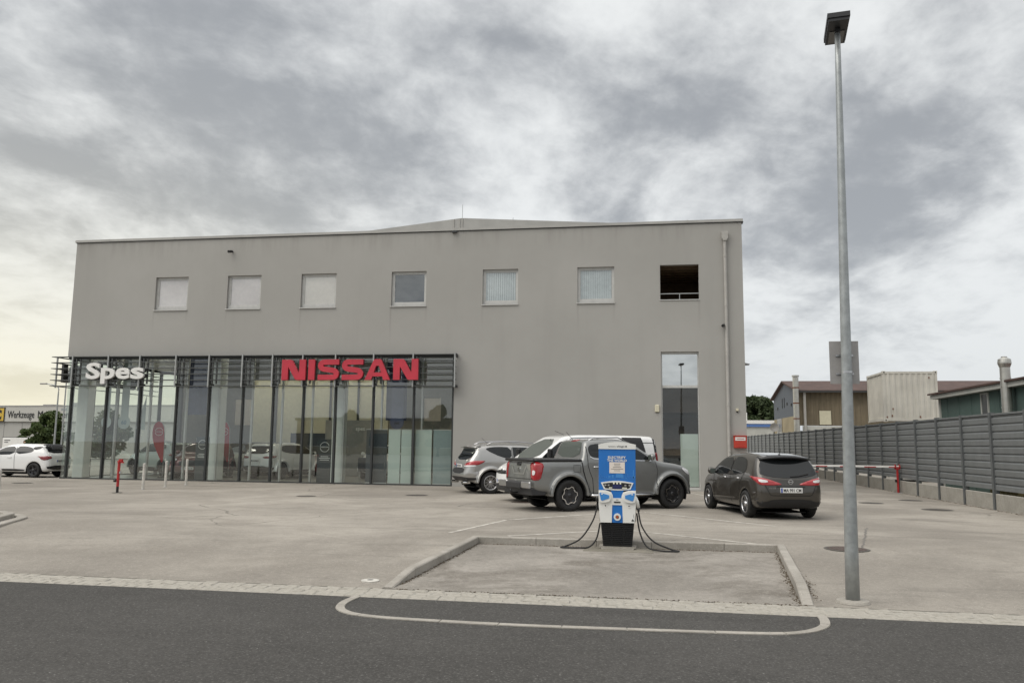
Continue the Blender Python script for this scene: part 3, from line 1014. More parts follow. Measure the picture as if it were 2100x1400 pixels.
# louvre screen in front of the glass
TX = [-24.06, -22.38, -20.91, -19.26, -17.76, -16.28, -14.96, -13.65, -12.25, -10.65, -9.01, -7.31]
SZ = [5.165, 4.915, 4.665, 4.415, 4.165, 3.915]
sr = MB().box(TX[0], TX[-1], 30.98, 31.02, 5.10, 5.14).obj('sunshade', 'steel_dark', bld)
for z in SZ:
    MB().box(-24.92, TX[-1] + .02, 30.80, 31.0, z - .014, z + .014).obj('slat', 'steel_mid', sr)
    MB().box(-25.10, -24.92, 30.80, 38.4, z - .014, z + .014).obj('slat', 'steel_mid', sr)
for x in TX:
    MB().box(x - .026, x + .026, 30.745, 30.80, 3.86, 5.20).obj('upright', 'steel_grey', sr)
    if x < -7.5:
        MB().box(x + .10, x + .15, 30.84, 30.90, 4.0, 5.08).obj('hanger', 'steel_mid', sr)
        MB().box(x + .24, x + .29, 30.92, 30.98, 4.0, 5.08).obj('hanger', 'steel_mid', sr)
        MB().box(x - .02, x + .02, 30.80, 31.24, 4.99, 5.07).box(x - .02, x + .02, 30.80, 31.24, 3.94, 4.02).obj('bracket', 'steel_dark', sr)
MB().box(TX[-1] - .03, TX[-1] + .03, 30.75, 31.18, 5.06, 5.2).box(TX[-1] - .03, TX[-1] + .03, 30.80, 31.18, 3.86, 3.96).obj('bracket', 'steel_dark', sr)
for y in (31.2, 32.9, 34.6, 36.3, 38.0):
    MB().box(-25.16, -25.105, y - .026, y + .026, 3.86, 5.20).obj('upright', 'steel_grey', sr)


# red letters
def stroke(b_, pts, t_, y0, y1, z=0):
    v0, f0 = ribbon(pts, t_, 0)
    n_ = len(v0)
    vs_ = [(x, y0, q) for x, q, _ in v0] + [(x, y1, q) for x, q, _ in v0]
    fs = []
    for f_ in f0:
        fs += [f_, tuple(n_ + i for i in reversed(f_))]
    for k in range(0, n_ - 2, 2):
        fs += [(k, k + 2, n_ + k + 2, n_ + k), (k + 1, n_ + k + 1, n_ + k + 3, k + 3)]
    fs += [(0, n_, n_ + 1, 1), (n_ - 2, n_ - 1, 2 * n_ - 1, 2 * n_ - 2)]
    b_.add(vs_, fs)


H = 0.83


def letter_N(w_=1.02):
    s_ = .27
    p = [(0, 0), (s_, 0), (s_, .50), (.28, .52), (w_ - s_ - .16, .02), (w_ - s_ - .08, 0), (w_, 0), (w_, H), (w_ - s_, H), (w_ - s_, .33), (w_ - s_ - .02, .31), (s_ + .17, H - .02), (s_ + .09, H), (.02, H), (0, H - .02)]
    return MB().prism(p, 0, .11, 'y')


def letter_I():
    return MB().prism([(0, 0), (.27, 0), (.27, H), (0, H)], 0, .11, 'y')


def letter_S(w_=.90):
    b_ = MB()
    t_ = .215
    h = t_ / 2
    pts = [(w_ - .01, H - h), (.32, H - h), (.20, H - h - .01), (.125, H - h - .07), (.11, H - h - .155), (.14, H - h - .225), (.22, H - h - .275), (.36, H / 2 + .01),
           (w_ - .36, H / 2 - .01), (w_ - .22, h + .275), (w_ - .14, h + .225), (w_ - .11, h + .155), (w_ - .125, h + .07), (w_ - .20, h + .01), (w_ - .32, h), (.01, h)]
    stroke(b_, [(p[0], p[1]) for p in chaikin(pts, 1, False)], t_, 0, .11)
    return b_


def letter_A(w_=1.05):
    b_ = MB()
    c = w_ / 2
    b_.prism([(0, 0), (.27, 0), (c - .06, H - .27), (c - .06, H), (c - .10, H), (c - .16, H - .03)], 0, .11, 'y')
    b_.prism([(w_ - .27, 0), (w_, 0), (c + .16, H - .03), (c + .10, H), (c + .06, H), (c + .06, H - .27)], 0, .11, 'y')
    b_.prism([(c - .06, H - .27), (c + .06, H - .27), (c + .06, H), (c - .06, H)], 0, .11, 'y')
    b_.prism([(.30, .14), (w_ - .30, .14), (w_ - .38, .30), (.38, .30)], 0.002, .108, 'y')
    return b_


LET = [(letter_N, 0.0), (letter_I, 1.14), (letter_S, 1.54), (letter_S, 2.555), (letter_A, 3.52), (letter_N, 4.70)]
sg = thing('red_sign', 'large red raised capital letters on the louvre screen', 'sign', (-14.48, 30.63, 4.135))
for fn, x in LET:
    o = fn().obj('letter', 'sign_red', sg)
    o.location.x = x
    bk = link('letter_shade', o.data.copy(), 'sign_side', o)  # dark copy behind the letter stands in for its shadow and reflection
    bk.location = (0.012, 0.112, -0.006)
    bk.scale = (1, .6, 1)
sg2 = thing('side_sign', 'dark raised letters seen edge-on at the far left of the louvre screen', 'sign', (-25.28, 37.4, 4.135), -PI / 2)
for fn, x in LET:
    o = fn().obj('letter', 'sign_side', sg2)
    o.location.x = x
sp = thing('white_sign', 'white raised lettering on the louvre screen at the left corner', 'sign', (-23.32, 30.66, 4.20))
x = 0.0
for ch, wd in (('S', .66), ('p', .64), ('e', .65), ('s', .60)):
    hgt = .66
    o = text_obj('letter', ch, hgt, (x, 0, .03), 'sign_white', sp, .10, .03, width=wd)
    bk = link('letter_shade', o.data.copy(), 'sign_side', o)  # offset dark copy imitates the shadow beside the white letter
    bk.location = (0.03, 0.102, -0.012)
    x += wd + .045

# ------------------------------------------------------------------ showroom interior
IN = struct(MB().add([(X0 + .1, GY + .1, .02), (-6.9, GY + .1, .02), (-6.9, 44.2, .02), (X0 + .1, 44.2, .02)], [(0, 1, 2, 3)]).obj('showroom_floor', 'inside_floor', fix=False))
b = MB()
b.box(-6.95, -6.85, FY + .25, 44.2, 0, 6.7)
MB().box(X0 + .12, -7, FY + .25, 44.2, 6.6, 6.7).obj('ceiling', 'inside_ceiling', bld)
b.box(X0 + .12, X0 + .2, 40.1, 44.2, 0, 6.6)
b.box(X0 + .12, X0 + .2, FY + .3, 40.1, 5.19, 6.6)
b.obj('inner_wall', 'inside_grey', bld)
# back wall with openings; cream panels stand in for daylight in the windows
hs = [(-23.6, -22.4, 2.6, 4.1), (-21.6, -20.9, 2.9, 4.2), (-18.9, -17.9, 1.2, 3.6), (-12.2, -11.2, 2.9, 4.2), (-10.6, -9.4, 2.9, 4.2)]
bw = wall_with_holes(X0 + .2, -6.95, 0.03, 6.6, hs, 44.0, .15).obj('rear_wall', 'inside_grey', bld, fix=False)
for h in hs:
    MB().box(h[0], h[1], 44.08, 44.1, h[2], h[3]).obj('rear_window', 'sky_cream', bw)
MB().box(-20.4, -12.9, 39.8, 39.95, .03, 4.9).obj('partition', 'inside_wall', bld)
for x in (-19.0, -17.5, -16.0, -14.5):
    MB().box(x - .05, x + .05, 39.70, 39.795, .03, 4.9).obj('partition_post', 'steel_dark', bld)
MB().box(-15.6, -13.2, 38.2, 38.35, .03, 2.75).obj('feature_wall', 'inside_grey', bld)
MB().box(-17.6, -15.7, 38.6, 38.7, .03, 2.1).obj('feature_wall', 'board_dark', bld)
for x0_, x1_ in ((-24.45, -23.95), (-18.22, -17.68), (-12.68, -12.22)):
    MB().bbox(x0_, x1_, 31.75, 32.25, .02, 6.6, .02).obj('column', 'column_white', bld)
for x in MX[1:-1]:
    MB().box(x + .22, x + .28, 31.62, 31.74, .02, 6.6).obj('inner_post', 'frame_alu', bld)
for i, x in enumerate((-22.6, -19.6, -16.6, -13.6, -10.6)):  # strips hidden above the glass header, added to brighten the showroom
    for j, y in enumerate((34.0, 38.0)):
        l = thing('added_ceiling_light', 'unseen strip light added to brighten the showroom, ' + ('front row' if j == 0 else 'rear row') + ', ' + ('behind the white sign', 'left of the blue banner', 'behind the first red letter', 'behind the middle red letters', 'by the last red letter')[i], 'light', (x, y, 6.54), 0.15, 'added showroom strip lights')
        MB().box(-1.2, 1.2, -.06, .06, -.02, .05).obj('housing', 'frame_alu', l)
        MB().box(-1.15, 1.15, -.045, .045, -.045, -.021).obj('tube', 'added_strip_glow', l)
# boards standing behind the right-hand panes
for xa, xb, mt, lab in ((-11.11, -10.21, 'board_dark', 'tall dark board behind the glass, left of the pale panels'), (-10.17, -9.66, 'frost_white', 'pale privacy panel beside the dark board'),
                        (-9.64, -9.20, 'frost_white', 'pale privacy panel directly left of a mullion'), (-9.05, -8.36, 'frost_white', 'pale privacy panel right of the dark mullion'),
                        (-8.31, -7.50, 'frost_blue', 'blue-grey privacy panel at the right end of the glass front')):
    t = thing('privacy_panel', lab, 'panel', ((xa + xb) / 2, FY + .32, .02), group='privacy panels behind the glass')
    w2 = (xb - xa) / 2
    MB().box(-w2 + .01, w2 - .01, -.012, .012, .06, 2.16).obj('sheet', mt, t)
    MB().box(-w2, w2, -.02, .02, 2.16, 2.19).box(-w2, w2, -.03, .03, 0, .06).obj('rail', 'frame_alu', t)


def hang(label, x, z, r, y, wd, txt=None, mt='banner_pale'):
    t_ = thing('hanging_sign', label, 'sign', (x, y, 0), group='round signs hanging behind the glass')
    MB().box(-wd / 2, wd / 2, -.004, .004, z + r * .8, 6.6).obj('strip', mt, t_)
    MB().lathe([(0, -.012), (r, -.012), (r, .0), (0, .0)], 36, 'y', (0, -.006, z)).obj('disc', mt, t_)
    if txt:
        text_obj('lettering', txt, r * .62 if len(txt) < 3 else r * .3, (0, -.024, z - r * .3), 'banner_text' if len(txt) < 3 else 'ink', t_, .003, .02, center=True)
    return t_


hang('round pale sign with blue number hanging behind the left glass', -22.26, 2.42, .29, 31.95, .36, '60')
hang('smaller round pale sign hanging at the far left of the glass', -23.22, 2.42, .24, 32.1, .26)
hang('round pale sign with dark digits hanging above the pale panels', -9.97, 2.50, .29, 31.95, .5, '1005', 'banner_blue')
for x, z0, z1, lab in ((-19.5, 2.8, 6.55, 'blue hanging banner behind the louvre screen between the signs'), (-10.35, 2.6, 6.55, 'blue hanging banner above the pale panels')):
    t = thing('banner', lab, 'banner', (x, 33.0, 0), group='blue banners')
    b = MB()
    N = 10
    for i in range(N):
        xa, xb = -.45 + .9 * i / N, -.45 + .9 * (i + 1) / N
        ya, yb = .05 * math.sin(i * .9), .05 * math.sin((i + 1) * .9)
        b.add([(xa, ya, z0), (xb, yb, z0), (xb, yb, z1), (xa, ya, z1)], [(0, 1, 2, 3)])
    b.obj('cloth', 'banner_blue', t, fix=False)
    MB().cyl((-.5, 0, z1), (.5, 0, z1), .02, n=8).obj('rod', 'steel_grey', t)
t = thing('pennant', 'pale blue triangular pennant hanging behind the left glass', 'pennant', (-21.55, 32.2, 0))
MB().prism([(-.30, 2.15), (.12, 2.10), (.12, 3.6)], 0, .006, 'y').obj('cloth', 'banner_pale', t)


def emblem(parent, r, y, z, mt='sign_white'):
    b_ = MB()
    for a0, a1 in ((.22, PI - .22), (PI + .22, 2 * PI - .22)):
        pts = [(r * math.cos(a0 + (a1 - a0) * i / 14), r * math.sin(a0 + (a1 - a0) * i / 14)) for i in range(15)]
        stroke(b_, pts, r * .09, -.004, 0)
    o_ = b_.obj('emblem_ring', mt, parent)
    o_.location = (0, y, z)
    o2 = text_obj('emblem_lettering', 'NISSAN', r * .2, (0, y - .004, z - r * .1), mt, parent, .004, .01, width=r * 1.9, center=True)
    return o_


def flag(label, x, y, h, rz):
    t_ = thing('teardrop_flag', label, 'flag', (x, y, .02), rz, 'red teardrop flags')
    MB().tube([(0.27, 0, 0), (.27, 0, 1.3), (.25, 0, h - .35), (.12, 0, h - .08), (-.05, 0, h), (-.2, 0, h - .1)], .013, 6).obj('pole', 'steel_grey', t_)
    MB().lathe([(0, .06), (.22, .05), (.22, 0)], 20, 'z', (.27, 0, 0)).obj('base', 'black', t_)
    out = [(.25, .55), (.26, 1.3), (.24, h - .38), (.13, h - .1), (-.04, h - .02), (-.18, h - .08), (-.28, h - .3), (-.30, h - .6), (-.22, h - 1.0), (.02, h - 1.5)]
    MB().prism(chaikin(out, 1), -.004, .004, 'y').obj('cloth', 'flag_red', t_)
    emblem(t_, .17, -.006, h - .48)


flag('red teardrop flag with white ring emblem behind the left glass', -21.25, 33.0, 2.50, .15)
flag('red teardrop flag partly behind the white column', -18.95, 34.5, 2.55, .1)


def totem(label, x, y, h, wd):
    t_ = thing('totem_sign', label, 'sign', (x, y, .02), group='dark totem signs')
    MB().bbox(-wd / 2, wd / 2, -.04, .04, 0, h, .008).obj('board', 'totem', t_)
    emblem(t_, wd * .30, -.044, h - .32)
    for i, wv in enumerate((.5, .7, .6)):
        MB().box(-wd * wv / 2, wd * wv / 2, -.044, -.041, h - .72 - i * .07, h - .70 - i * .07).obj('text_line', 'sign_white', t_)


totem('dark totem sign with ring emblem left of the white column', -18.40, 31.78, 1.80, .62)
totem('dark totem sign with ring emblem near the right column', -13.05, 32.0, 1.76, .66)
text_obj('wall_lettering', 'spes', .2, (-14.0, 38.14, 2.25), 'sign_white', bld, .01, .01)
t = thing('office_chair', 'dark upholstered chair beside the right-hand column', 'chair', (-11.75, 33.2, .02), .5)
MB().bbox(-.25, .25, -.25, .25, .42, .50, .03).obj('seat', 'board_dark', t)
MB().bbox(-.24, .24, .20, .27, .5, 1.0, .03).obj('backrest', 'board_dark', t)
for i in (-1, 1):
    for j in (-1, 1):
        MB().cyl((i * .2, j * .2, 0), (i * .2, j * .2, .43), .015, n=8).obj('leg', 'chrome', t)


# grit and leaf litter caught along the kerbs
mat('litter', (0.10, 0.078, 0.052), 0.95, var=0.5, scale=30)
rl_ = random.Random(11)
b = MB()


def litter(p, q, n_, spread, z, big=.02):
    for _ in range(n_):
        t_ = rl_.random()
        c_ = lerp(p, q, t_)
        d_ = abs(rl_.gauss(0, spread))
        nx, ny = -(q[1] - p[1]), q[0] - p[0]
        L_ = math.hypot(nx, ny)
        x, y = c_[0] + nx / L_ * d_, c_[1] + ny / L_ * d_
        s_ = rl_.uniform(.25, 1) * big
        a_ = rl_.uniform(0, 6.28)
        pts = [(x + s_ * math.cos(a_ + k * 2.1) * rl_.uniform(.5, 1.2), y + s_ * math.sin(a_ + k * 2.1) * rl_.uniform(.5, 1.2), z) for k in range(3)]
        b.add(pts + [(x, y, z + s_ * rl_.uniform(.2, .7))], [(0, 1, 3), (1, 2, 3), (2, 0, 3)])


litter((2.2, 14.39), (-2.92, 14.34), 900, .035, -.099)
litter((-2.925, 14.3), (-3.02, 10.0), 500, .03, -.099)
litter((1.74, 9.8), (2.2, 14.3), 500, .035, -.099)
litter((2.36, 14.4), (1.88, 9.8), 260, .05, -.06)
litter((9.58, 14), (9.58, 45), 900, .06, .001, .03)
litter((1.8, 9.72), (-3.0, 9.72), 300, .03, -.099)
tag(b.obj('kerb_litter', 'litter', fix=False), 'brown grit and leaf litter lying along the kerbs', 'litter', kind='stuff')

# repaired strips in the asphalt
mat('repair_asphalt', (0.17, 0.158, 0.142), 0.9, var=0.25, scale=14, bump=.4, bscale=90)
for p, q, wd in (((4.6, 18.2), (3.6, 14.6), .035),):
    pts = [lerp(p, q, t_ / 30) for t_ in range(31)]
    pts = [(x + rl_.gauss(0, .012), y + rl_.gauss(0, .012)) for x, y in pts]
    v0, f0 = ribbon(pts, wd, 0)
    v0 = [(x, y, lz(y) + .003) for x, y, _ in v0]
    struct(MB().add(v0, f0).obj('asphalt_seam', 'repair_asphalt', fix=False))

# ================================================================== VEHICLES
def poly_sd(poly, px, py):
    """signed distance (negative inside) from points to a closed polygon"""
    P = np.asarray(poly, float)
    d = np.full(px.shape, 1e9)
    ins = np.zeros(px.shape, bool)
    n_ = len(P)
    for i in range(n_):
        a, c = P[i], P[(i + 1) % n_]
        e = c - a
        wx, wy = px - a[0], py - a[1]
        t_ = np.clip((wx * e[0] + wy * e[1]) / max(e @ e, 1e-12), 0, 1)
        d = np.minimum(d, (wx - e[0] * t_) ** 2 + (wy - e[1] * t_) ** 2)
        cond = (a[1] <= py) != (c[1] <= py)
        with np.errstate(divide='ignore', invalid='ignore'):
            xi = a[0] + (py - a[1]) * e[0] / (e[1] if e[1] != 0 else 1e-12)
        ins ^= cond & (px < xi)
    d = np.sqrt(d)
    return np.where(ins, -d, d)


def smax(a, c, k):
    h = np.maximum(k - np.abs(a - c), 0) / k
    return np.maximum(a, c) + h * h * k * 0.25


def smin(a, c, k):
    return -smax(-a, -c, k)


def surface_nets(F_, org, st):
    """faces of the zero set of a sampled field (naive surface nets)"""
    nx, ny, nz = F_.shape
    S = F_ < 0
    idx = np.full((nx - 1, ny - 1, nz - 1), -1, np.int64)
    acc_ = np.zeros((nx - 1, ny - 1, nz - 1, 3))
    cnt = np.zeros((nx - 1, ny - 1, nz - 1))
    cs = [(i, j, k) for i in (0, 1) for j in (0, 1) for k in (0, 1)]
    sl_ = lambda o: tuple(slice(o[a], o[a] + (nx, ny, nz)[a] - 1) for a in range(3))
    for a in range(3):
        for o in cs:
            if o[a]:
                continue
            o2 = list(o)
            o2[a] = 1
            A_, B_ = F_[sl_(o)], F_[sl_(o2)]
            cr = (A_ < 0) != (B_ < 0)
            t_ = np.where(cr, A_ / np.where(cr, A_ - B_, 1), 0)
            for q in range(3):
                acc_[..., q] += np.where(cr, (t_ if q == a else o[q]), 0)
            cnt += cr
    has = cnt > 0
    ids = np.argwhere(has)
    idx[has] = np.arange(len(ids))
    V = (ids + acc_[has] / cnt[has][:, None]) * st + org
    faces = []
    for a in range(3):
        b1, c1 = (a + 1) % 3, (a + 2) % 3
        s0 = [slice(None)] * 3
        s1 = [slice(None)] * 3
        s0[a], s1[a] = slice(0, -1), slice(1, None)
        A_, B_ = S[tuple(s0)], S[tuple(s1)]
        for flip in (0, 1):
            e = np.argwhere((A_ & ~B_) if not flip else (~A_ & B_))
            lim = np.array((nx - 1, ny - 1, nz - 1))
            ok = (e[:, b1] > 0) & (e[:, c1] > 0) & (e[:, b1] < lim[b1]) & (e[:, c1] < lim[c1]) & (e[:, a] < lim[a])
            e = e[ok]
            q = []
            for db, dc in ((0, 0), (-1, 0), (-1, -1), (0, -1)):
                t_ = e.copy()
                t_[:, b1] += db
                t_[:, c1] += dc
                q.append(idx[t_[:, 0], t_[:, 1], t_[:, 2]])
            q = np.stack(q, 1)
            if flip:
                q = q[:, ::-1]
            faces.append(q)
    return V, np.concatenate(faces)


def smooth_poly(p, it=2):
    return chaikin(p, it, True)


def car_shell(sp):
    """body from three silhouettes: side (x,z), front (half width by z), plan (half width by x)"""
    st = sp.get('res', 0.028)
    side, front, plan = sp['side'], sp['front'], sp['plan']
    sx_ = [p[0] for p in side]
    sz_ = [p[1] for p in side]
    wmax = max(p[1] for p in front)
    pad = 0.12
    org = np.array((min(sx_) - pad, -wmax - pad - .06, min(sz_) - pad))
    top = np.array((max(sx_) + pad, wmax + pad + .06, max(sz_) + pad))
    n_ = np.ceil((top - org) / st).astype(int) + 1
    org[1] = -(n_[1] - 1) * st / 2
    gx, gy, gz = [org[a] + np.arange(n_[a]) * st for a in range(3)]
    XX, ZZ = np.meshgrid(gx, gz, indexing='ij')
    YY, Z2 = np.meshgrid(gy, gz, indexing='ij')
    X2, Y2 = np.meshgrid(gx, gy, indexing='ij')
    fs_ = poly_sd(smooth_poly(side, 1), XX, ZZ)[:, None, :]
    fp = [(h, z) for z, h in front] + [(-h, z) for z, h in reversed(front)]
    ff = poly_sd(smooth_poly(fp, 1), YY, Z2)[None, :, :]
    pp = [(x, h) for x, h in plan] + [(x, -h) for x, h in reversed(plan)]
    fpn = poly_sd(smooth_poly(pp, 1), X2, Y2)[:, :, None]
    k = sp.get('k', 0.16)
    F_ = smax(smax(fs_, ff, k), fpn, sp.get('kp', 0.22))
    # shoulder: the body sides flare a little below the belt line
    if 'roofplan' in sp:
        zb, rp = sp['roofplan']
        rp2 = [(x, h) for x, h in rp] + [(x, -h) for x, h in reversed(rp)]
        fr_ = poly_sd(smooth_poly(rp2, 1), X2, Y2)[:, :, None]
        low = (zb - ZZ)[:, None, :]           # positive below the belt
        F_ = smax(F_, smin(fr_, -low * 1.0 - 0.02, 0.06), 0.06)
    R = sp['arch']
    for ax in sp['axles']:
        dx = np.sqrt((XX - ax) ** 2 + (ZZ - sp['wr']) ** 2)[:, None, :]
        if sp.get('flare', 0):
            fl = np.maximum(np.maximum(np.abs(dx - (R + .035)) - .05, np.abs(gy)[None, :, None] - (sp['fw'] + sp['flare'])), 0.55 - np.abs(gy)[None, :, None])
            fl = np.maximum(fl, (sp['wr'] * .95 - ZZ)[:, None, :])
            F_ = smin(F_, fl, 0.05)
        cut = np.maximum(dx - R, 0.52 - np.abs(gy)[None, :, None])
        F_ = smax(F_, -cut, 0.02)
    V, Q = surface_nets(F_, org, np.array((st, st, st)))
    return V, Q


class Car:
    def __init__(s, name, label, loc, rz, sp, mt, shell=None, cat='car', group=None):
        s.t = thing(name, label, cat, loc, rz, group)
        s.sp = sp
        V, Q = shell if shell is not None else car_shell(sp)
        s.shell = (V, Q)
        me = bpy.data.meshes.new('body')
        me.from_pydata(V.tolist(), [], Q.tolist())
        me.shade_smooth()
        s.body = link('body', me, mt, s.t)
        sm = s.body.modifiers.new('smooth', 'SMOOTH')
        sm.factor, sm.iterations = 0.5, 4
        bpy.context.view_layer.update()
        dg = bpy.context.evaluated_depsgraph_get()
        me2 = bpy.data.meshes.new_from_object(s.body.evaluated_get(dg))
        s.body.modifiers.clear()
        s.body.data = me2
        me2.shade_smooth()
        s.bvh = BVHTree.FromPolygons([v_.co.copy() for v_ in me2.vertices], [tuple(p.vertices) for p in me2.polygons])

    def hit(s, p2, axis, sd):
        if axis == 'y':
            o_, d_ = Vector((p2[0], sd * 3, p2[1])), Vector((0, -sd, 0))
        elif axis == 'x':
            o_, d_ = Vector((sd * 6, p2[0], p2[1])), Vector((-sd, 0, 0))
        else:
            o_, d_ = Vector((p2[0], p2[1], 4)), Vector((0, 0, -1))
        h, n_, _, _ = s.bvh.ray_cast(o_, d_)
        if h is None:
            g = Vector((p2[0], sd * .7, p2[1])) if axis == 'y' else (Vector((sd * 2.1, p2[0], p2[1])) if axis == 'x' else Vector((p2[0], p2[1], 1.5)))
            h, n_, _, _ = s.bvh.find_nearest(g)
        if n_.dot(d_) > 0:
            n_ = -n_
        return h, n_

    def patch(s, name, poly, axis, sd, mt, off=0.006, parent=None, grid=0.06, rnd=1, thick=0.0):
        """panel that follows the body; its outline is given in side, front/rear or top view"""
        poly = chaikin(poly, rnd) if rnd else list(poly)
        # refine outline
        out = []
        for i, p in enumerate(poly):
            q = poly[(i + 1) % len(poly)]
            n_ = max(1, int(math.dist(p, q) / (grid * 1.2)))
            out += [lerp(p, q, k / n_) for k in range(n_)]
        xs_, zs_ = [p[0] for p in out], [p[1] for p in out]
        pts = [Vector(p) for p in out]
        x = min(xs_) + grid / 2
        gx, gy = [], []
        A_ = np.arange(min(xs_) + grid / 2, max(xs_), grid)
        B_ = np.arange(min(zs_) + grid / 2, max(zs_), grid)
        if len(A_) and len(B_):
            GX, GY_ = np.meshgrid(A_, B_)
            sdv = poly_sd(out, GX, GY_)
            for a, c in zip(GX[sdv < -grid * .35], GY_[sdv < -grid * .35]):
                pts.append(Vector((a, c)))
        vv, _, ff_, *_ = delaunay_2d_cdt(pts, [], [list(range(len(out)))], 1, 1e-5)
        vs_, ns_ = [], []
        for p in vv:
            h, n_ = s.hit(p, axis, sd)
            vs_.append(h + n_ * off)
            ns_.append(n_)
        me = bpy.data.meshes.new(name)
        b_ = MB().add(vs_, [tuple(f_) for f_ in ff_])
        if thick:
            o_ = len(vs_)
            b_.v += [tuple(p - n_ * thick) for p, n_ in zip(vs_, ns_)]
            cnt = {}
            for f_ in ff_:
                for i in range(3):
                    e = (f_[i], f_[(i + 1) % 3])
                    cnt[e] = 1
            for (a, c) in list(cnt):
                if (c, a) not in cnt:
                    b_.f.append((a, c, c + o_, a + o_))
        o = b_.obj(name, mt, parent or s.t, smooth=True, fix=bool(thick))
        if not thick and len(o.data.polygons):
            # make sure the faces look outwards
            me = o.data
            c = Vector((0, 0, .7))
            pl_ = me.polygons[0]
            if pl_.normal.dot(ns_[pl_.vertices[0]]) < 0:
                me.flip_normals()
        return o

    def seam(s, pts, axis, sd, wd=0.017, name='panel_gap', mt='gap', off=0.0035):
        n_ = []
        for a, c in zip(pts[:-1], pts[1:]):
            k = max(1, int(math.dist(a, c) / .05))
            n_ += [lerp(a, c, i / k) for i in range(k)]
        n_.append(pts[-1])
        v0, f0 = ribbon(n_, wd, 0)
        vs_ = []
        for x, z, _ in v0:
            h, nn = s.hit((x, z), axis, sd)
            vs_.append(h + nn * off)
        return MB().add(vs_, f0).obj(name, mt, s.t, smooth=True, fix=False)

    def corner(s, name, poly, sd, end, mt, off=.012, thick=.02, rnd=1):
        """panel wrapped round a body corner; poly in (distance from the corner: + along the side, - across the end, height)"""
        sp = s.sp
        xs_ = [p[0] for p in sp['plan']]
        xc = min(xs_) if end < 0 else max(xs_)
        yc = sd * sp['fw']
        d_ = Vector((-end, -sd, 0)).normalized()
        e_ = Vector((-end, sd, 0)).normalized()      # + runs along the side, away from the end
        poly = chaikin(poly, rnd) if rnd else poly
        old = s.hit

        def hit2(p2, axis, sd_):
            o_ = Vector((xc, yc, 0)) + e_ * (p2[0] / math.sqrt(2)) - d_ * 2 + Vector((0, 0, p2[1]))
            h, n_, _, _ = s.bvh.ray_cast(o_, d_)
            if h is None:
                h, n_, _, _ = s.bvh.find_nearest(o_ + d_ * 2)
            if n_.dot(d_) > 0:
                n_ = -n_
            return h, n_
        s.hit = hit2
        o = s.patch(name, poly, 'k', sd, mt, off=off, thick=thick, rnd=0, grid=.05)
        s.hit = old
        return o

    def both(s, name, poly, mt, **k):
        return [s.patch(name, poly, 'y', sd, mt, **k) for sd in (-1, 1)]

    def mirror_cap(s, x, z, mt, wd=.20, only=None):
        for sd in (-1, 1):
            h, _ = s.hit((x, z), 'y', sd)
            y = h.y
            b_ = MB()
            prof = [(.0, .075), (.05, .09), (.085, .06), (.09, -.02), (.07, -.07), (.0, -.08), (-.03, -.07), (-.04, .06)]
            for i, (dy, sc) in enumerate(((.03, .7), (.07, .95), (.16, 1.0), (wd, .8), (wd + .02, .4))):
                b_.v += [(x + p * sc, y + sd * dy, z + q * sc) for p, q in prof]
            n_ = len(prof)
            for i in range(4):
                b_.f += [(i * n_ + k, i * n_ + (k + 1) % n_, (i + 1) * n_ + (k + 1) % n_, (i + 1) * n_ + k) for k in range(n_)]
            b_.f += [tuple(range(n_)), tuple(range(4 * n_, 5 * n_))]
            o = b_.obj('mirror', mt, s.t, smooth=True)
            MB().box(x - .048, x - .038, min(y + sd * .05, y + sd * (wd - .02)), max(y + sd * .05, y + sd * (wd - .02)), z - .06, z + .055).obj('mirror_glass', 'car_glass_light', o)
            MB().box(x - .01, x + .05, min(y - sd * .03, y + sd * .05), max(y - sd * .03, y + sd * .05), z - .06, z - .02).obj('mirror_foot', 'black', o)

    def handle(s, x, z, mt, L=.2, sides=(-1, 1)):
        for sd in sides:
            h0, _ = s.hit((x - L / 2, z), 'y', sd)
            h1, _ = s.hit((x + L / 2, z), 'y', sd)
            hm, _ = s.hit((x, z), 'y', sd)
            MB().tube([h0, h0.lerp(hm, .35) + Vector((0, sd * .032, .004)), hm + Vector((0, sd * .04, .005)), h1.lerp(hm, .35) + Vector((0, sd * .032, .004)), h1], .015, 8).obj('door_handle', mt, s.t, smooth=True)

    def wheels(s, style, tw=.21):
        sp = s.sp
        R, y = sp['wr'], sp['fw'] - tw / 2 - (.015 if sp.get('flare', 0) > .02 else .055)
        ty, rm = wheel_mesh(style, R, tw, sp.get('rim', R * .68))
        for ax in sp['axles']:
            for sd in (-1, 1):
                hub = MB().lathe([(0, -.05), (R * .42, -.05), (R * .42, .0), (0, .0)], 20, 'y').mesh('wheel')
                w_ = link('wheel', hub, 'dark_plastic', s.t)
                w_.location = (ax, sd * y, R)
                w_.rotation_euler = (0, random.uniform(0, 6), 0 if sd < 0 else PI)
                link('tyre', ty, 'rubber', w_)
                for nm, me, mt in rm:
                    link(nm, me, mt, w_)
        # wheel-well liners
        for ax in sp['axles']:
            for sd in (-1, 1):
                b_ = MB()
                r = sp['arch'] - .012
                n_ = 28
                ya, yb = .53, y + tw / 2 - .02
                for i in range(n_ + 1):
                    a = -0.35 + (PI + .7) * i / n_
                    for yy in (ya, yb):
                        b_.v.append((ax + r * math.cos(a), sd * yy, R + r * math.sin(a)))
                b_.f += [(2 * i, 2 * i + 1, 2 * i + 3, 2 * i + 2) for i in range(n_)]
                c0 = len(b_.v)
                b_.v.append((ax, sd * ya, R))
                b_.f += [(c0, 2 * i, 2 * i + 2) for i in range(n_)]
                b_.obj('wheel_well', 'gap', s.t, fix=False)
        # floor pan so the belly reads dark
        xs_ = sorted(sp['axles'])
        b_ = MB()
        zf = min(p[1] for p in sp['side']) - .012
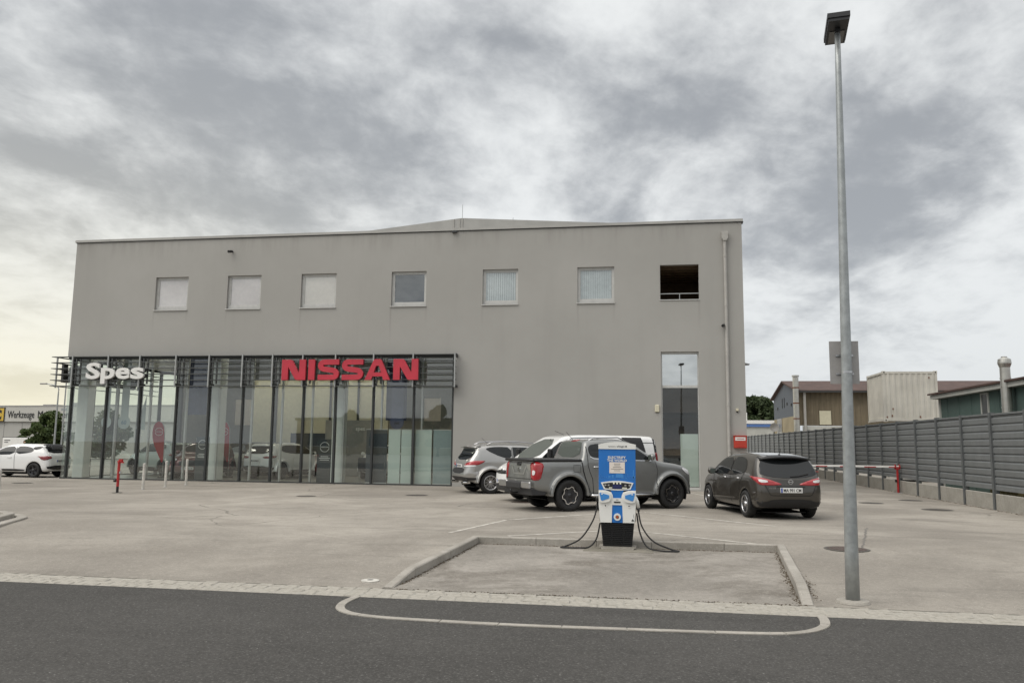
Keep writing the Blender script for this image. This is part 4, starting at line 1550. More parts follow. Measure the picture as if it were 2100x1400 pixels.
        b_.box(xs_[0] + R * 1.25, xs_[1] - R * 1.25, -sp['fw'] + .18, sp['fw'] - .18, zf - .03, zf + .0)
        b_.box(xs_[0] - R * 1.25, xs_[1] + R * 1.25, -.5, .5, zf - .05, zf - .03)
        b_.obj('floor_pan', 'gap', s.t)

    def plate(s, sd, z, txt=None, wd=.52, h=.115, y=0.0, yel=False, tilt=True):
        hm, n_ = s.hit((y, z), 'x', sd)
        b_ = MB().bbox(-.012, .012, -wd / 2, wd / 2, -h / 2, h / 2, .004)
        o = b_.obj('number_plate', 'plate_white', s.t)
        o.location = hm + Vector((sd * .014, 0, 0))
        yb = -sd * wd * .45
        MB().box(*sorted((sd * .0125, sd * .0145)), yb - wd * .035, yb + wd * .035, -h / 2 + .006, h / 2 - .006).obj('plate_band', 'plate_blue', o)
        if txt:
            tm = text_obj('plate_lettering', txt, h * .62, (sd * .0135, 0, -h * .30), 'ink', o, .002, .02, width=wd * .80, center=True, rz=(-PI / 2 if sd < 0 else PI / 2))
            tm.location.y = sd * wd * .035
        else:
            for i in range(6):
                c = -wd * .33 + i * wd * .132
                MB().box(min(sd * .0125, sd * .0145), max(sd * .0125, sd * .0145), c, c + wd * .075, -h * .26, h * .26).obj('plate_character', 'ink', o)
        return o


_WM = {}


def wheel_mesh(style, R, tw, rr):
    key = (style, R, tw, rr)
    if key in _WM:
        return _WM[key]
    h = tw / 2
    # axis along y, outer side at -y
    ty = MB().lathe([(rr - .01, -h * .8), (rr + .012, -h * .97), (R * .86, -h * 1.03), (R - .018, -h * .88), (R, -h * .6), (R, h * .6), (R - .018, h * .88), (R * .86, h), (rr, h * .9), (rr - .01, -h * .8)], 40, 'y').mesh('tyre', True)
    rm = []
    yo = -h * .78
    rim = MB().lathe([(rr, -h * .9), (rr - .02, -h * .92), (rr - .035, -h * .6), (rr - .05, h * .1), (rr * .25, h * .1)], 40, 'y').mesh('rim_barrel', True)
    spk = MB()

    def spoke(a, r0, r1, w0, w1, y0, y1, th=.03):
        c, s_ = math.cos(a), math.sin(a)
        vs_ = []
        for r, w_, yy in ((r0, w0, y0), (r1, w1, y1)):
            for sg_ in (-1, 1):
                for d_ in (0, th):
                    vs_.append((r * c - sg_ * w_ / 2 * s_, yy + d_, r * s_ + sg_ * w_ / 2 * c))
        spk.add(vs_, [(0, 2, 6, 4), (1, 5, 7, 3), (0, 4, 5, 1), (2, 3, 7, 6), (0, 1, 3, 2), (4, 6, 7, 5)])

    if style == 'star':          # black wheel, bright scalloped ring
        rm.append(('rim_barrel', rim, 'black'))
        disc = MB().lathe([(0, yo + .01), (rr * .35, yo + .0), (rr * .9, yo + .03), (rr - .02, yo + .02)], 40, 'y').mesh('rim_disc', True)
        rm.append(('rim_disc', disc, 'dark_alloy'))
        ring = MB()
        N = 72
        for i in range(N):
            a = 2 * PI * i / N
            k = math.cos(6 * a)
            ri = rr * (.79 + .07 * max(min(k * 3, 1), -1))
            for r in (ri - rr * .085, ri):
                for yy in (yo - .012, yo + .02):
                    ring.v.append((r * math.cos(a), yy, r * math.sin(a)))
        for i in range(N):
            j = (i + 1) % N
            for p, q in ((0, 2), (2, 3), (3, 1), (1, 0)):
                ring.f.append((4 * i + p, 4 * i + q, 4 * j + q, 4 * j + p))
        rm.append(('rim_ring', ring.mesh('rim_ring'), 'chrome'))
        for i in range(6):
            spoke(i * PI / 3 + PI / 6, .05, rr * .72, .075, .06, yo - .01, yo + .0)
        rm.append(('spokes', spk.mesh('spokes'), 'dark_alloy'))
    elif style == 'multi':
        rm.append(('rim_barrel', rim, 'dark_alloy'))
        for i in range(10):
            for da in (-.12, .12):
                spoke(i * 2 * PI / 10 + da, .06, rr - .03, .022, .02, yo + .02, yo)
        rm.append(('spokes', spk.mesh('spokes'), 'alloy'))
        rm.append(('rim_ring', MB().lathe([(rr, -h * .9), (rr - .005, yo - .03), (rr - .035, yo - .01), (rr - .035, yo + .03)], 40, 'y').mesh('rim_ring', True), 'alloy'))
    elif style == 'five':
        rm.append(('rim_barrel', rim, 'dark_alloy'))
        for i in range(5):
            for da in (-.16, .16):
                spoke(i * 2 * PI / 5 + da, .05, rr - .025, .045, .035, yo + .015, yo - .005)
        rm.append(('spokes', spk.mesh('spokes'), 'alloy'))
        rm.append(('rim_ring', MB().lathe([(rr, -h * .9), (rr - .005, yo - .02), (rr - .028, yo - .01), (rr - .028, yo + .03)], 40, 'y').mesh('rim_ring', True), 'alloy'))
    else:
        m_ = 'black' if style == 'black' else 'alloy'
        rm.append(('rim_barrel', rim, 'black'))
        for i in range(5):
            spoke(i * 2 * PI / 5, .05, rr - .02, .09, .055, yo + .01, yo)
            spoke(i * 2 * PI / 5 + .3, rr * .45, rr - .02, .03, .03, yo + .02, yo)
        rm.append(('spokes', spk.mesh('spokes'), 'dark_alloy' if style == 'black' else 'alloy'))
    cap = MB().lathe([(0, yo - .02), (.055, yo - .018), (.065, yo + .02)], 20, 'y').mesh('hub_cap', True)
    rm.append(('hub_cap', cap, 'dark_alloy' if style in ('star', 'black') else 'alloy'))
    for nm, me, mt in rm:
        me.materials.append(MATS[mt])
    _WM[key] = (ty, rm)
    return _WM[key]


def round_badge(c, sd, y, z, r, mt='chrome'):
    hm, _ = c.hit((y, z), 'x', sd)
    b_ = MB()
    x = hm.x + sd * .012
    b_.lathe([(r * .62, -.006), (r, -.006), (r, .006), (r * .62, .006)], 28, 'x')
    b_.box(-.008, .008, -r * 1.15, r * 1.15, -r * .22, r * .22)
    o = b_.obj('emblem', mt, c.t)
    o.location = (x, y, z)
    return o


paint('paint_grey', (0.23, 0.234, 0.228), 0.5, 0.34)
paint('paint_silver', (0.44, 0.435, 0.42), 0.65, 0.32)
paint('paint_brown', (0.048, 0.042, 0.034), 0.3, 0.33)
paint('paint_white', (0.80, 0.80, 0.79), 0.0, 0.35, 0.02)
paint('paint_red', (0.085, 0.01, 0.014), 0.4, 0.3)
paint('paint_teal', (0.36, 0.42, 0.40), 0.3, 0.35)
paint('paint_dark', (0.02, 0.022, 0.016), 0.4, 0.3)


# ------------------------------------------------------------------ grey pickup
PK = dict(wr=.395, arch=.475, axles=(-1.575, 1.575), fw=.905, flare=.025, rim=.265, k=.13, kp=.2,
          side=[(-2.54, .50), (-2.62, .62), (-2.60, 1.10), (-2.58, 1.265), (-1.20, 1.275), (-1.16, 1.29), (-1.06, 1.66), (-.98, 1.765), (-.75, 1.81), (-.2, 1.83), (.18, 1.80), (.42, 1.74),
                (1.12, 1.29), (1.25, 1.245), (1.9, 1.17), (2.28, 1.05), (2.42, .90), (2.46, .62), (2.36, .36), (1.9, .33), (-1.0, .35), (-2.1, .45)],
          front=[(.2, .84), (.5, .895), (.95, .905), (1.20, .885), (1.32, .855), (1.78, .66), (1.95, .60)],
          plan=[(-2.66, .86), (-2.48, .895), (-1.0, .905), (1.2, .90), (2.0, .86), (2.35, .68), (2.5, .35)])
pk_loc = Vector((-1.86, 20.58, 0)).lerp(Vector((.69, 22.34, 0)), .5)
pk_rz = math.atan2(22.34 - 20.58, .69 + 1.86)
pk_c = pk_loc + Vector((-math.sin(pk_rz), math.cos(pk_rz), 0)) * .80
c = Car('pickup_truck', 'dark grey double-cab pickup with black bed rail, right of the silver car', pk_c, pk_rz, PK, 'paint_grey', cat='pickup')
c.wheels('star', .24)
# bed opening cover, rail trim and tailgate
c.patch('bed_cover', [(-2.48, -.70), (-1.22, -.70), (-1.22, .70), (-2.48, .70)], 'z', 1, 'dark_plastic', off=.02, rnd=0, thick=.03)
for sd in (-1, 1):
    b = MB()
    pts = []
    for x in np.linspace(-2.54, -1.20, 16):
        h, _ = c.hit((x, 1.20), 'y', sd)
        pts.append((x, h.y, 1.262))
    b.tube([(p[0], p[1] - sd * .035, p[2]) for p in pts], .038, 8)
    b.obj('bed_rail', 'black', c.t, smooth=True)
MB().tube([(-2.57, y, 1.262) for y in (-.80, -.4, 0, .4, .80)], .036, 8).obj('tailgate_cap', 'black', c.t, smooth=True)
for sd in (-1, 1):
    c.seam([(-1.20, 1.25), (-1.17, 1.0), (-1.05, .65), (-.96, .45)], 'y', sd, .030)
    c.seam([(-1.02, 1.62), (-1.03, 1.15), (-.98, .98), (-.90, .80), (-.86, .42)], 'y', sd, .017)
    c.seam([(-.02, 1.72), (.0, 1.25), (.02, .42)], 'y', sd, .018)
    c.seam([(1.05, 1.24), (1.12, 1.0), (1.05, .5), (1.02, .42)], 'y', sd, .012)
    c.patch('side_window', [(-.98, 1.60), (-.97, 1.42), (-.86, 1.335), (-.06, 1.30), (-.06, 1.665), (-.40, 1.70), (-.85, 1.68)], 'y', sd, 'car_glass', rnd=1)
    c.patch('side_window', [(.04, 1.30), (.92, 1.285), (.90, 1.33), (.40, 1.62), (.28, 1.66), (.04, 1.67)], 'y', sd, 'car_glass', rnd=1)
    c.seam([(-.96, 1.36), (-.84, 1.31), (-.02, 1.275), (.92, 1.262)], 'y', sd, .018, 'window_trim', 'chrome', .009)
    # tail lamp wraps the rear corner
    c.corner('tail_lamp', [(-.20, 1.20), (.10, 1.22), (.30, 1.17), (.26, .98), (.20, .78), (.0, .77), (-.16, .80), (-.14, .98)], sd, -1, 'red_lamp')
    c.corner('reverse_lamp', [(-.06, 1.02), (.05, 1.02), (.03, .90), (-.06, .90)], sd, -1, 'clear_lamp', off=.02, thick=0)
    c.patch('head_lamp', [(1.92, 1.10), (2.30, .98), (2.33, .88), (2.14, .90), (1.98, 1.0)], 'y', sd, 'clear_lamp', off=.008)
    # side step
    y = sd * .90
    MB().tube([(-.98, y * .8, .40), (-.92, y, .385), (.95, y, .385), (1.02, y * .8, .40)], .038, 10).obj('side_step', 'chrome', c.t, smooth=True)
    # roof rail
    y = sd * .56
    MB().tube([(-.86, y, 1.77), (-.70, y, 1.845), (.05, y, 1.865), (.24, y, 1.79)], .018, 8).obj('roof_rail', 'alloy', c.t, smooth=True)
    c.patch('lower_trim', [(1.95, .60), (2.42, .62), (2.36, .40), (2.02, .38)], 'y', sd, 'dark_plastic', off=.006)
c.handle(-.78, 1.10, 'chrome')
c.handle(.18, 1.085, 'chrome')
c.mirror_cap(.86, 1.36, 'paint_grey')
c.patch('rear_window', [(-.60, 1.34), (.60, 1.34), (.56, 1.70), (.40, 1.74), (-.40, 1.74), (-.56, 1.70)], 'x', -1, 'car_glass_light', off=.008)
c.patch('brake_lamp', [(-.14, 1.755), (.14, 1.755), (.14, 1.79), (-.14, 1.79)], 'x', -1, 'red_lamp', off=.016, rnd=0, thick=.02)
c.patch('windscreen', [(-.72, 1.33), (.72, 1.33), (.58, 1.73), (-.58, 1.73)], 'x', 1, 'car_glass', off=.006)
c.seam([(-.68, 1.20), (-.70, .80)], 'x', -1, .014)
c.seam([(.68, 1.20), (.70, .80)], 'x', -1, .014)
c.seam([(-.70, .80), (.70, .80)], 'x', -1, .014)
c.patch('tailgate_press', [(-.44, 1.10), (-.30, .90), (.30, .90), (.44, 1.10), (.36, 1.10), (.26, .94), (-.26, .94), (-.36, 1.10)], 'x', -1, 'alloy', off=.006, rnd=0, grid=.04)
c.patch('tailgate_handle', [(-.12, 1.20), (.12, 1.20), (.10, 1.12), (-.10, 1.12)], 'x', -1, 'black', off=.02, rnd=0, thick=.02)
round_badge(c, -1, 0, 1.02, .055)
MB().bbox(-2.74, -2.68, -.90, -.42, .58, .74, .02).obj('rear_bumper', 'alloy', c.t)
MB().bbox(-2.74, -2.68, .42, .90, .58, .74, .02).obj('rear_bumper', 'alloy', c.t)
MB().bbox(-2.76, -2.66, -.42, .42, .56, .72, .02).obj('bumper_step', 'dark_plastic', c.t)
MB().bbox(-2.62, -2.2, -.80, .80, .40, .57, .02).obj('rear_skirt', 'dark_plastic', c.t)
MB().tube([(-2.38, 0, .45), (-2.73, 0, .44), (-2.80, 0, .46), (-2.81, 0, .54)], .025, 8).obj('tow_bar', 'black', c.t, smooth=True)
MB().tube([(-.80, .35, 1.80), (-1.0, .35, 2.0)], .006, 6).obj('antenna', 'black', c.t)
o = c.patch('fuel_flap', [(-1.45, 1.14), (-1.26, 1.14), (-1.26, .98), (-1.45, .98)], 'y', -1, 'paint_grey', off=.004, rnd=1)
c.seam([(-1.45, 1.15), (-1.25, 1.15), (-1.25, .97), (-1.45, .97), (-1.45, 1.15)], 'y', -1, .008)

# ------------------------------------------------------------------ brown hatchback
PU = dict(wr=.318, arch=.358, axles=(-1.35, 1.35), fw=.885, flare=0, rim=.215, k=.15, kp=.26,
          side=[(-1.98, .25), (-2.12, .33), (-2.17, .50), (-2.19, .66), (-2.13, .80), (-2.10, .93), (-2.02, 1.02), (-1.78, 1.36), (-1.74, 1.445), (-1.4, 1.485), (-.7, 1.525), (-.1, 1.51), (.35, 1.44),
                (.72, 1.28), (1.18, 1.03), (1.45, .96), (1.9, .84), (2.10, .70), (2.18, .50), (2.14, .25), (1.6, .20), (-1.4, .20)],
          front=[(.12, .80), (.3, .86), (.62, .885), (.88, .875), (.99, .845), (1.42, .64), (1.56, .54), (1.62, .50)],
          plan=[(-2.22, .58), (-2.12, .76), (-1.8, .865), (-1.2, .885), (1.2, .88), (1.75, .82), (2.05, .62), (2.2, .3)])
rl, rr_, fl_ = Vector((2.36, 20.12, 0)), Vector((3.86, 20.56, 0)), Vector((1.83, 22.7, 0))
pu_rz = math.radians(104)
dirx = Vector((math.cos(pu_rz), math.sin(pu_rz), 0))
pu_c = (rl + rr_) / 2 + dirx * 1.35 + Vector((.04, -.02, 0))
c = Car('hatchback_car', 'dark brown hatchback seen from behind, before the downpipe corner', pu_c, pu_rz, PU, 'paint_brown')
c.wheels('five', .205)
c.patch('roof_skin', [(-1.70, -.50), (.30, -.47), (.30, .47), (-1.70, .50)], 'z', 1, 'paint_silver', off=.004, rnd=1)  # silver patch stands in for bright sky mirrored on the brown roof
c.patch('rear_window', [(-.66, 1.02), (-.30, .95), (.30, .95), (.66, 1.02), (.69, 1.08), (.60, 1.32), (.52, 1.36), (-.52, 1.36), (-.60, 1.32), (-.69, 1.08)], 'x', -1, 'car_glass', off=.007)
# spoiler
b = MB()
N = 14
for i in range(N + 1):
    y = -.60 + 1.2 * i / N
    e = abs(y) / .60
    zt = 1.452 - .045 * e ** 2
    xr = -1.93 + .12 * e ** 2.5
    b.v += [(-1.62, y, zt + .025), (xr, y, zt - .025), (xr + .02, y, zt - .055), (-1.72, y, zt - .085)]
for i in range(N):
    b.f += [(4 * i + p, 4 * i + q, 4 * i + 4 + q, 4 * i + 4 + p) for p, q in ((0, 1), (1, 2), (2, 3), (3, 0))]
b.f += [(0, 1, 2, 3), tuple(4 * N + i for i in (3, 2, 1, 0))]
b.obj('spoiler', 'black', c.t, smooth=True)
for sd in (-1, 1):
    c.patch('side_window', [(-1.36, 1.12), (-1.30, 1.045), (-.42, .985), (-.42, 1.405), (-.88, 1.42), (-1.22, 1.35), (-1.34, 1.22)], 'y', sd, 'car_glass')
    c.patch('side_window', [(-.36, .985), (.62, .97), (1.02, .985), (.62, 1.245), (.32, 1.37), (-.36, 1.405)], 'y', sd, 'car_glass')
    c.seam([(-.39, 1.38), (-.39, .98), (-.42, .45), (-.45, .30)], 'y', sd)
    c.seam([(-1.30, 1.05), (-1.05, .80), (-1.0, .62)], 'y', sd)
    c.seam([(.80, .95), (.86, .7), (.82, .30)], 'y', sd)
    c.seam([(-1.30, 1.045), (-.42, .98), (.98, .968)], 'y', sd, .014, 'window_trim', 'black', .008)
    # boomerang lamps over the corner
    c.corner('tail_lamp', [(-.60, .80), (-.38, .875), (-.16, .935), (.10, .965), (.52, .99), (.36, .935), (.16, .87), (.02, .80), (-.12, .785), (-.40, .785)], sd, -1, 'red_lamp')
    c.corner('reverse_lamp', [(-.20, .90), (.06, .92), (.0, .85), (-.22, .845)], sd, -1, 'clear_lamp', off=.019, thick=0)
    c.patch('bumper_reflector', [(sd * .62, .40), (sd * .82, .50), (sd * .83, .46), (sd * .64, .35)], 'x', -1, 'dark_plastic', off=.01)
c.patch('rear_valance', [(-.80, .42), (-.60, .40), (-.42, .47), (.42, .47), (.60, .40), (.80, .42), (.76, .28), (-.76, .28)], 'x', -1, 'black', off=.012)
c.seam([(-.56, .93), (-.60, .78), (-.50, .58), (-.44, .555), (.44, .555), (.50, .58), (.60, .78), (.56, .93)], 'x', -1, .014)
c.patch('plate_recess', [(-.36, .745), (.36, .745), (.38, .60), (-.38, .60)], 'x', -1, 'paint_brown', off=.006)
c.patch('boot_grip', [(-.34, .765), (.34, .765), (.34, .745), (-.34, .745)], 'x', -1, 'black', off=.012, rnd=0)
round_badge(c, -1, 0, .865, .06)
c.plate(-1, .675, 'MA 991 CM')
MB().tube([(-1.50, 0, 1.485), (-1.56, 0, 1.53), (-1.60, 0, 1.62)], .007, 6).obj('antenna', 'black', c.t)
MB().lathe([(0, .03), (.02, .02), (.032, 0)], 12, 'z', (-1.51, 0, 1.475)).obj('antenna_foot', 'black', c.t)
b = MB()
h0, _ = c.hit((-.02, .985), 'x', -1)
MB().tube([h0 + Vector((-.02, 0, 0)), c.hit((-.22, 1.0), 'x', -1)[0] + Vector((-.025, 0, 0)), c.hit((-.46, 1.05), 'x', -1)[0] + Vector((-.025, 0, .0))], .014, 6).obj('rear_wiper', 'black', c.t)
c.handle(-.92, .905, 'chrome')
c.handle(-.02, .895, 'chrome')
c.mirror_cap(.72, 1.03, 'paint_brown')
text_obj('model_badge', 'PULSAR', .028, tuple(c.hit((.52, .72), 'x', -1)[0] + Vector((-.012, 0, -.014))), 'chrome', c.t, .003, .01, rz=-PI / 2, width=.17)

# ------------------------------------------------------------------ silver SUV
MU = dict(wr=.365, arch=.43, axles=(-1.41, 1.41), fw=.94, flare=.012, rim=.25, k=.17, kp=.30,
          side=[(-2.14, .40), (-2.32, .48), (-2.36, .66), (-2.26, .84), (-2.20, 1.0), (-2.12, 1.12), (-1.86, 1.42), (-1.90, 1.56), (-1.55, 1.645), (-.8, 1.70), (0, 1.68), (.45, 1.58),
                (1.2, 1.16), (1.5, 1.10), (2.05, 1.0), (2.38, .80), (2.44, .5), (2.3, .30), (1.8, .26), (-1.3, .28)],
          front=[(.2, .86), (.4, .92), (.75, .94), (1.0, .925), (1.12, .89), (1.58, .68), (1.72, .58), (1.8, .52)],
          plan=[(-2.40, .55), (-2.25, .78), (-1.9, .90), (-1.2, .94), (1.2, .93), (1.9, .86), (2.3, .62), (2.46, .3)])
mu_rz = math.radians(33)
wpt = Vector((-5.11, 27.0, 0))
mu_c = wpt + Vector((math.cos(mu_rz), math.sin(mu_rz), 0)) * 1.41 + Vector((-math.sin(mu_rz), math.cos(mu_rz), 0)) * .82
c = Car('suv_car', 'silver crossover car with roof rails, leftmost of the parked row', mu_c, mu_rz, MU, 'paint_silver')
c.wheels('multi', .235)
c.patch('rear_window', [(-.66, 1.12), (.66, 1.12), (.60, 1.44), (.50, 1.50), (-.50, 1.50), (-.60, 1.44)], 'x', -1, 'car_glass', off=.008)
for sd in (-1, 1):
    c.patch('side_window', [(-1.56, 1.46), (-1.02, 1.22), (-.62, 1.16), (-.62, 1.55), (-1.1, 1.57), (-1.50, 1.53)], 'y', sd, 'car_glass')
    c.patch('side_window', [(-.56, 1.155), (.26, 1.125), (.26, 1.545), (-.56, 1.555)], 'y', sd, 'car_glass', rnd=0)
    c.patch('side_window', [(.32, 1.125), (1.04, 1.12), (.62, 1.38), (.40, 1.49), (.32, 1.52)], 'y', sd, 'car_glass')
    c.seam([(-.59, 1.54), (-.60, 1.1), (-.86, .85), (-.92, .62)], 'y', sd)
    c.seam([(.29, 1.54), (.30, 1.1), (.28, .42)], 'y', sd)
    c.corner('tail_lamp', [(-.40, .93), (-.10, 1.02), (.20, 1.09), (.72, 1.10), (.60, 1.02), (.42, .95), (.1, .91)], sd, -1, 'red_lamp')
    c.corner('reverse_lamp', [(-.40, .925), (.08, .945), (.40, .95), (.30, .90), (-.1, .885)], sd, -1, 'clear_lamp', off=.018, thick=0)
    y = sd * .60
    MB().tube([(-1.48, y, 1.63), (-1.25, y, 1.725), (-.4, y, 1.755), (.25, y, 1.70), (.42, y, 1.60)], .02, 8).obj('roof_rail', 'alloy', c.t, smooth=True)
    c.patch('rear_bumper_corner', [(sd * .55, .78), (sd * .84, .78), (sd * .86, .60), (sd * .60, .60)], 'x', -1, 'paint_silver', off=.01)
    MB().cyl((-2.05, sd * .56, .37), (-2.30, sd * .56, .37), .05, n=14).obj('exhaust', 'chrome', c.t)
b = MB()
for i in range(13):
    y = -.66 + 1.32 * i / 12
    e = abs(y) / .66
    b.v += [(-1.70, y, 1.62 - .03 * e), (-2.03 + .1 * e ** 2, y, 1.575 - .03 * e), (-2.0 + .1 * e ** 2, y, 1.545 - .03 * e), (-1.75, y, 1.54)]
for i in range(12):
    b.f += [(4 * i + p, 4 * i + q, 4 * i + 4 + q, 4 * i + 4 + p) for p, q in ((0, 1), (1, 2), (2, 3), (3, 0))]
b.f += [(0, 1, 2, 3), tuple(48 + i for i in (3, 2, 1, 0))]
b.obj('spoiler', 'paint_silver', c.t, smooth=True)
c.patch('rear_valance', [(-.86, .56), (.86, .56), (.80, .42), (-.80, .42)], 'x', -1, 'dark_plastic', off=.01)
c.patch('tailgate_grip', [(-.55, .86), (.55, .86), (.5, .66), (-.5, .66)], 'x', -1, 'dark_plastic', off=.008)
c.plate(-1, .92)
c.handle(-.36, 1.02, 'chrome')
c.handle(.55, 1.0, 'chrome')
c.mirror_cap(.95, 1.18, 'paint_silver')
MB().tube([(-1.15, .1, 1.67), (-1.38, .1, 1.86)], .006, 6).obj('antenna', 'black', c.t)

# ------------------------------------------------------------------ white van
VN = dict(wr=.33, arch=.40, axles=(-1.45, 1.65), fw=.97, flare=0, rim=.21, k=.12, kp=.22, res=.034,
          side=[(-2.27, .30), (-2.36, .42), (-2.38, 1.0), (-2.32, 1.80), (-2.24, 1.93), (-1.8, 1.965), (.2, 1.97), (.75, 1.93), (1.0, 1.86), (1.92, 1.20), (2.10, 1.12), (2.52, .98), (2.63, .80), (2.66, .50), (2.56, .26), (1.9, .22), (-1.6, .22)],
          front=[(.15, .90), (.4, .955), (.9, .97), (1.15, .95), (1.75, .80), (1.92, .72), (2.05, .66)],
          plan=[(-2.40, .86), (-2.22, .955), (1.3, .97), (2.0, .92), (2.4, .74), (2.62, .5), (2.68, .2)])
vn_rz = math.radians(213)
vr, vf = Vector((.55, 29.75, 0)), Vector((-4.25, 27.3, 0))
vn_c = Vector((-1.95, 25.0, 0))
c = Car('delivery_van', 'white delivery van with black graphics behind the grey pickup', vn_c, vn_rz, VN, 'paint_white', cat='van')
c.wheels('black', .2)
c.patch('windscreen', [(-.76, 1.21), (.76, 1.21), (.62, 1.82), (-.62, 1.82)], 'x', 1, 'car_glass_light', off=.008)
for sd in (-1, 1):
    c.patch('side_window', [(.62, 1.26), (1.64, 1.26), (1.70, 1.30), (1.12, 1.72), (1.0, 1.76), (.62, 1.76)], 'y', sd, 'car_glass')
    c.seam([(.56, 1.80), (.55, .35)], 'y', sd)
    c.seam([(-.55, 1.75), (-.56, .35)], 'y', sd)
    c.seam([(-2.2, 1.74), (.5, 1.76)], 'y', sd, .02)
    c.patch('side_graphic', [(-1.75, 1.90), (-1.05, 1.90), (-1.17, 1.46), (-1.85, 1.46)], 'y', sd, 'ink', off=.005, rnd=0)
    c.patch('corner_graphic', [(-2.30, 1.80), (-2.14, 1.90), (-2.18, 1.3), (-2.24, .6), (-2.34, .6)], 'y', sd, 'ink', off=.006, rnd=0)
    c.corner('tail_lamp', [(-.12, 1.45), (.10, 1.45), (.08, .85), (-.10, .85)], sd, -1, 'dark_red_lamp', rnd=0)
    c.patch('head_lamp', [(sd * .52, 1.0), (sd * .84, 1.08), (sd * .82, .86), (sd * .58, .82)], 'x', 1, 'clear_lamp', off=.01)
    MB().tube([(1.55, sd * .92, 1.26), (1.62, sd * 1.10, 1.34)], .03, 8).bbox(1.50, 1.62, min(sd * 1.02, sd * 1.2), max(sd * 1.02, sd * 1.2), 1.26, 1.54, .03).obj('mirror', 'black', c.t)
c.handle(.78, 1.05, 'black')
c.patch('grille', [(-.50, .90), (.50, .90), (.44, .80), (-.44, .80)], 'x', 1, 'black', off=.01)
round_badge(c, 1, 0, .86, .085)
c.patch('lower_grille', [(-.70, .52), (.70, .52), (.62, .32), (-.62, .32)], 'x', 1, 'dark_plastic', off=.01)
c.plate(1, .60)
MB().tube([(1.12, .25, 1.83), (1.12, .25, 1.18)], .012, 6).obj('screen_post', 'black', c.t)
MB().tube([(.55, 0, 1.965), (.85, 0, 2.07)], .007, 6).obj('antenna', 'black', c.t)
c.seam([(.55, .70), (.2, .70), (-2.1, .70)], 'y', 1, .05, 'side_moulding', 'dark_plastic', .008)

# ------------------------------------------------------------------ white hatchback at the left edge
MI = dict(wr=.315, arch=.365, axles=(-1.26, 1.26), fw=.87, flare=0, rim=.215, k=.15, kp=.26,
          side=[(-1.85, .26), (-1.96, .40), (-2.0, .60), (-1.95, .82), (-1.90, .95), (-1.80, 1.05), (-1.56, 1.30), (-1.66, 1.385), (-1.2, 1.42), (-.6, 1.455), (0, 1.44), (.35, 1.36),
                (1.08, 1.0), (1.35, .94), (1.80, .80), (1.98, .62), (2.02, .42), (1.9, .22), (-1.3, .20)],
          front=[(.12, .79), (.3, .85), (.62, .87), (.86, .86), (.97, .83), (1.36, .63), (1.5, .53), (1.56, .48)],
          plan=[(-2.03, .52), (-1.92, .74), (-1.6, .85), (-1.1, .87), (1.1, .865), (1.6, .80), (1.9, .6), (2.05, .3)])
mi_rz = math.radians(179)
wp_ = Vector((-26.05, 31.45, 0))
mi_c = wp_ + Vector((math.cos(mi_rz), math.sin(mi_rz), 0)) * 1.26 + Vector((math.sin(mi_rz), -math.cos(mi_rz), 0)) * -0.76 * -1
mi_c = wp_ + Vector((math.cos(mi_rz), math.sin(mi_rz), 0)) * 1.26 - Vector((-math.sin(mi_rz), math.cos(mi_rz), 0)) * .76
c = Car('hatchback_car', 'white hatchback with black wheels cut off by the left edge', mi_c, mi_rz, MI, 'paint_white')
c.wheels('black', .2)
c.patch('rear_window', [(-.58, 1.05), (.58, 1.05), (.52, 1.26), (.44, 1.30), (-.44, 1.30), (-.52, 1.26)], 'x', -1, 'car_glass', off=.008)
c.patch('spoiler', [(-1.68, -.55), (-1.40, -.55), (-1.40, .55), (-1.68, .55)], 'z', 1, 'black', off=.03, thick=.04)
for sd in (-1, 1):
    c.patch('side_window', [(-1.18, 1.16), (-1.02, 1.06), (-.30, .99), (-.30, 1.33), (-.7, 1.34), (-1.05, 1.28)], 'y', sd, 'car_glass')
    c.patch('side_window', [(-.25, .985), (.6, .96), (.92, .98), (.52, 1.18), (.26, 1.30), (-.25, 1.335)], 'y', sd, 'car_glass')
    c.patch('pillar_trim', [(-1.56, 1.26), (-1.18, 1.17), (-1.05, 1.30), (-1.5, 1.345)], 'y', sd, 'black', off=.005)
    c.seam([(-.28, 1.32), (-.28, .95), (-.32, .30)], 'y', sd)
    c.seam([(.75, .93), (.8, .7), (.76, .3)], 'y', sd)
    c.corner('tail_lamp', [(-.24, .92), (.12, .93), (.56, .92), (.42, .87), (.34, .78), (.2, .75), (.04, .76), (-.10, .80), (-.22, .82)], sd, -1, 'dark_red_lamp')
    c.patch('sill_trim', [(-.85, .36), (.75, .36), (.70, .29), (-.80, .27)], 'y', sd, 'black', off=.008)
c.patch('rear_valance', [(-.74, .52), (.74, .52), (.66, .34), (-.66, .34)], 'x', -1, 'black', off=.01)
c.plate(-1, .72)
c.handle(-.05, .86, 'paint_white')
c.mirror_cap(.65, 1.0, 'black')

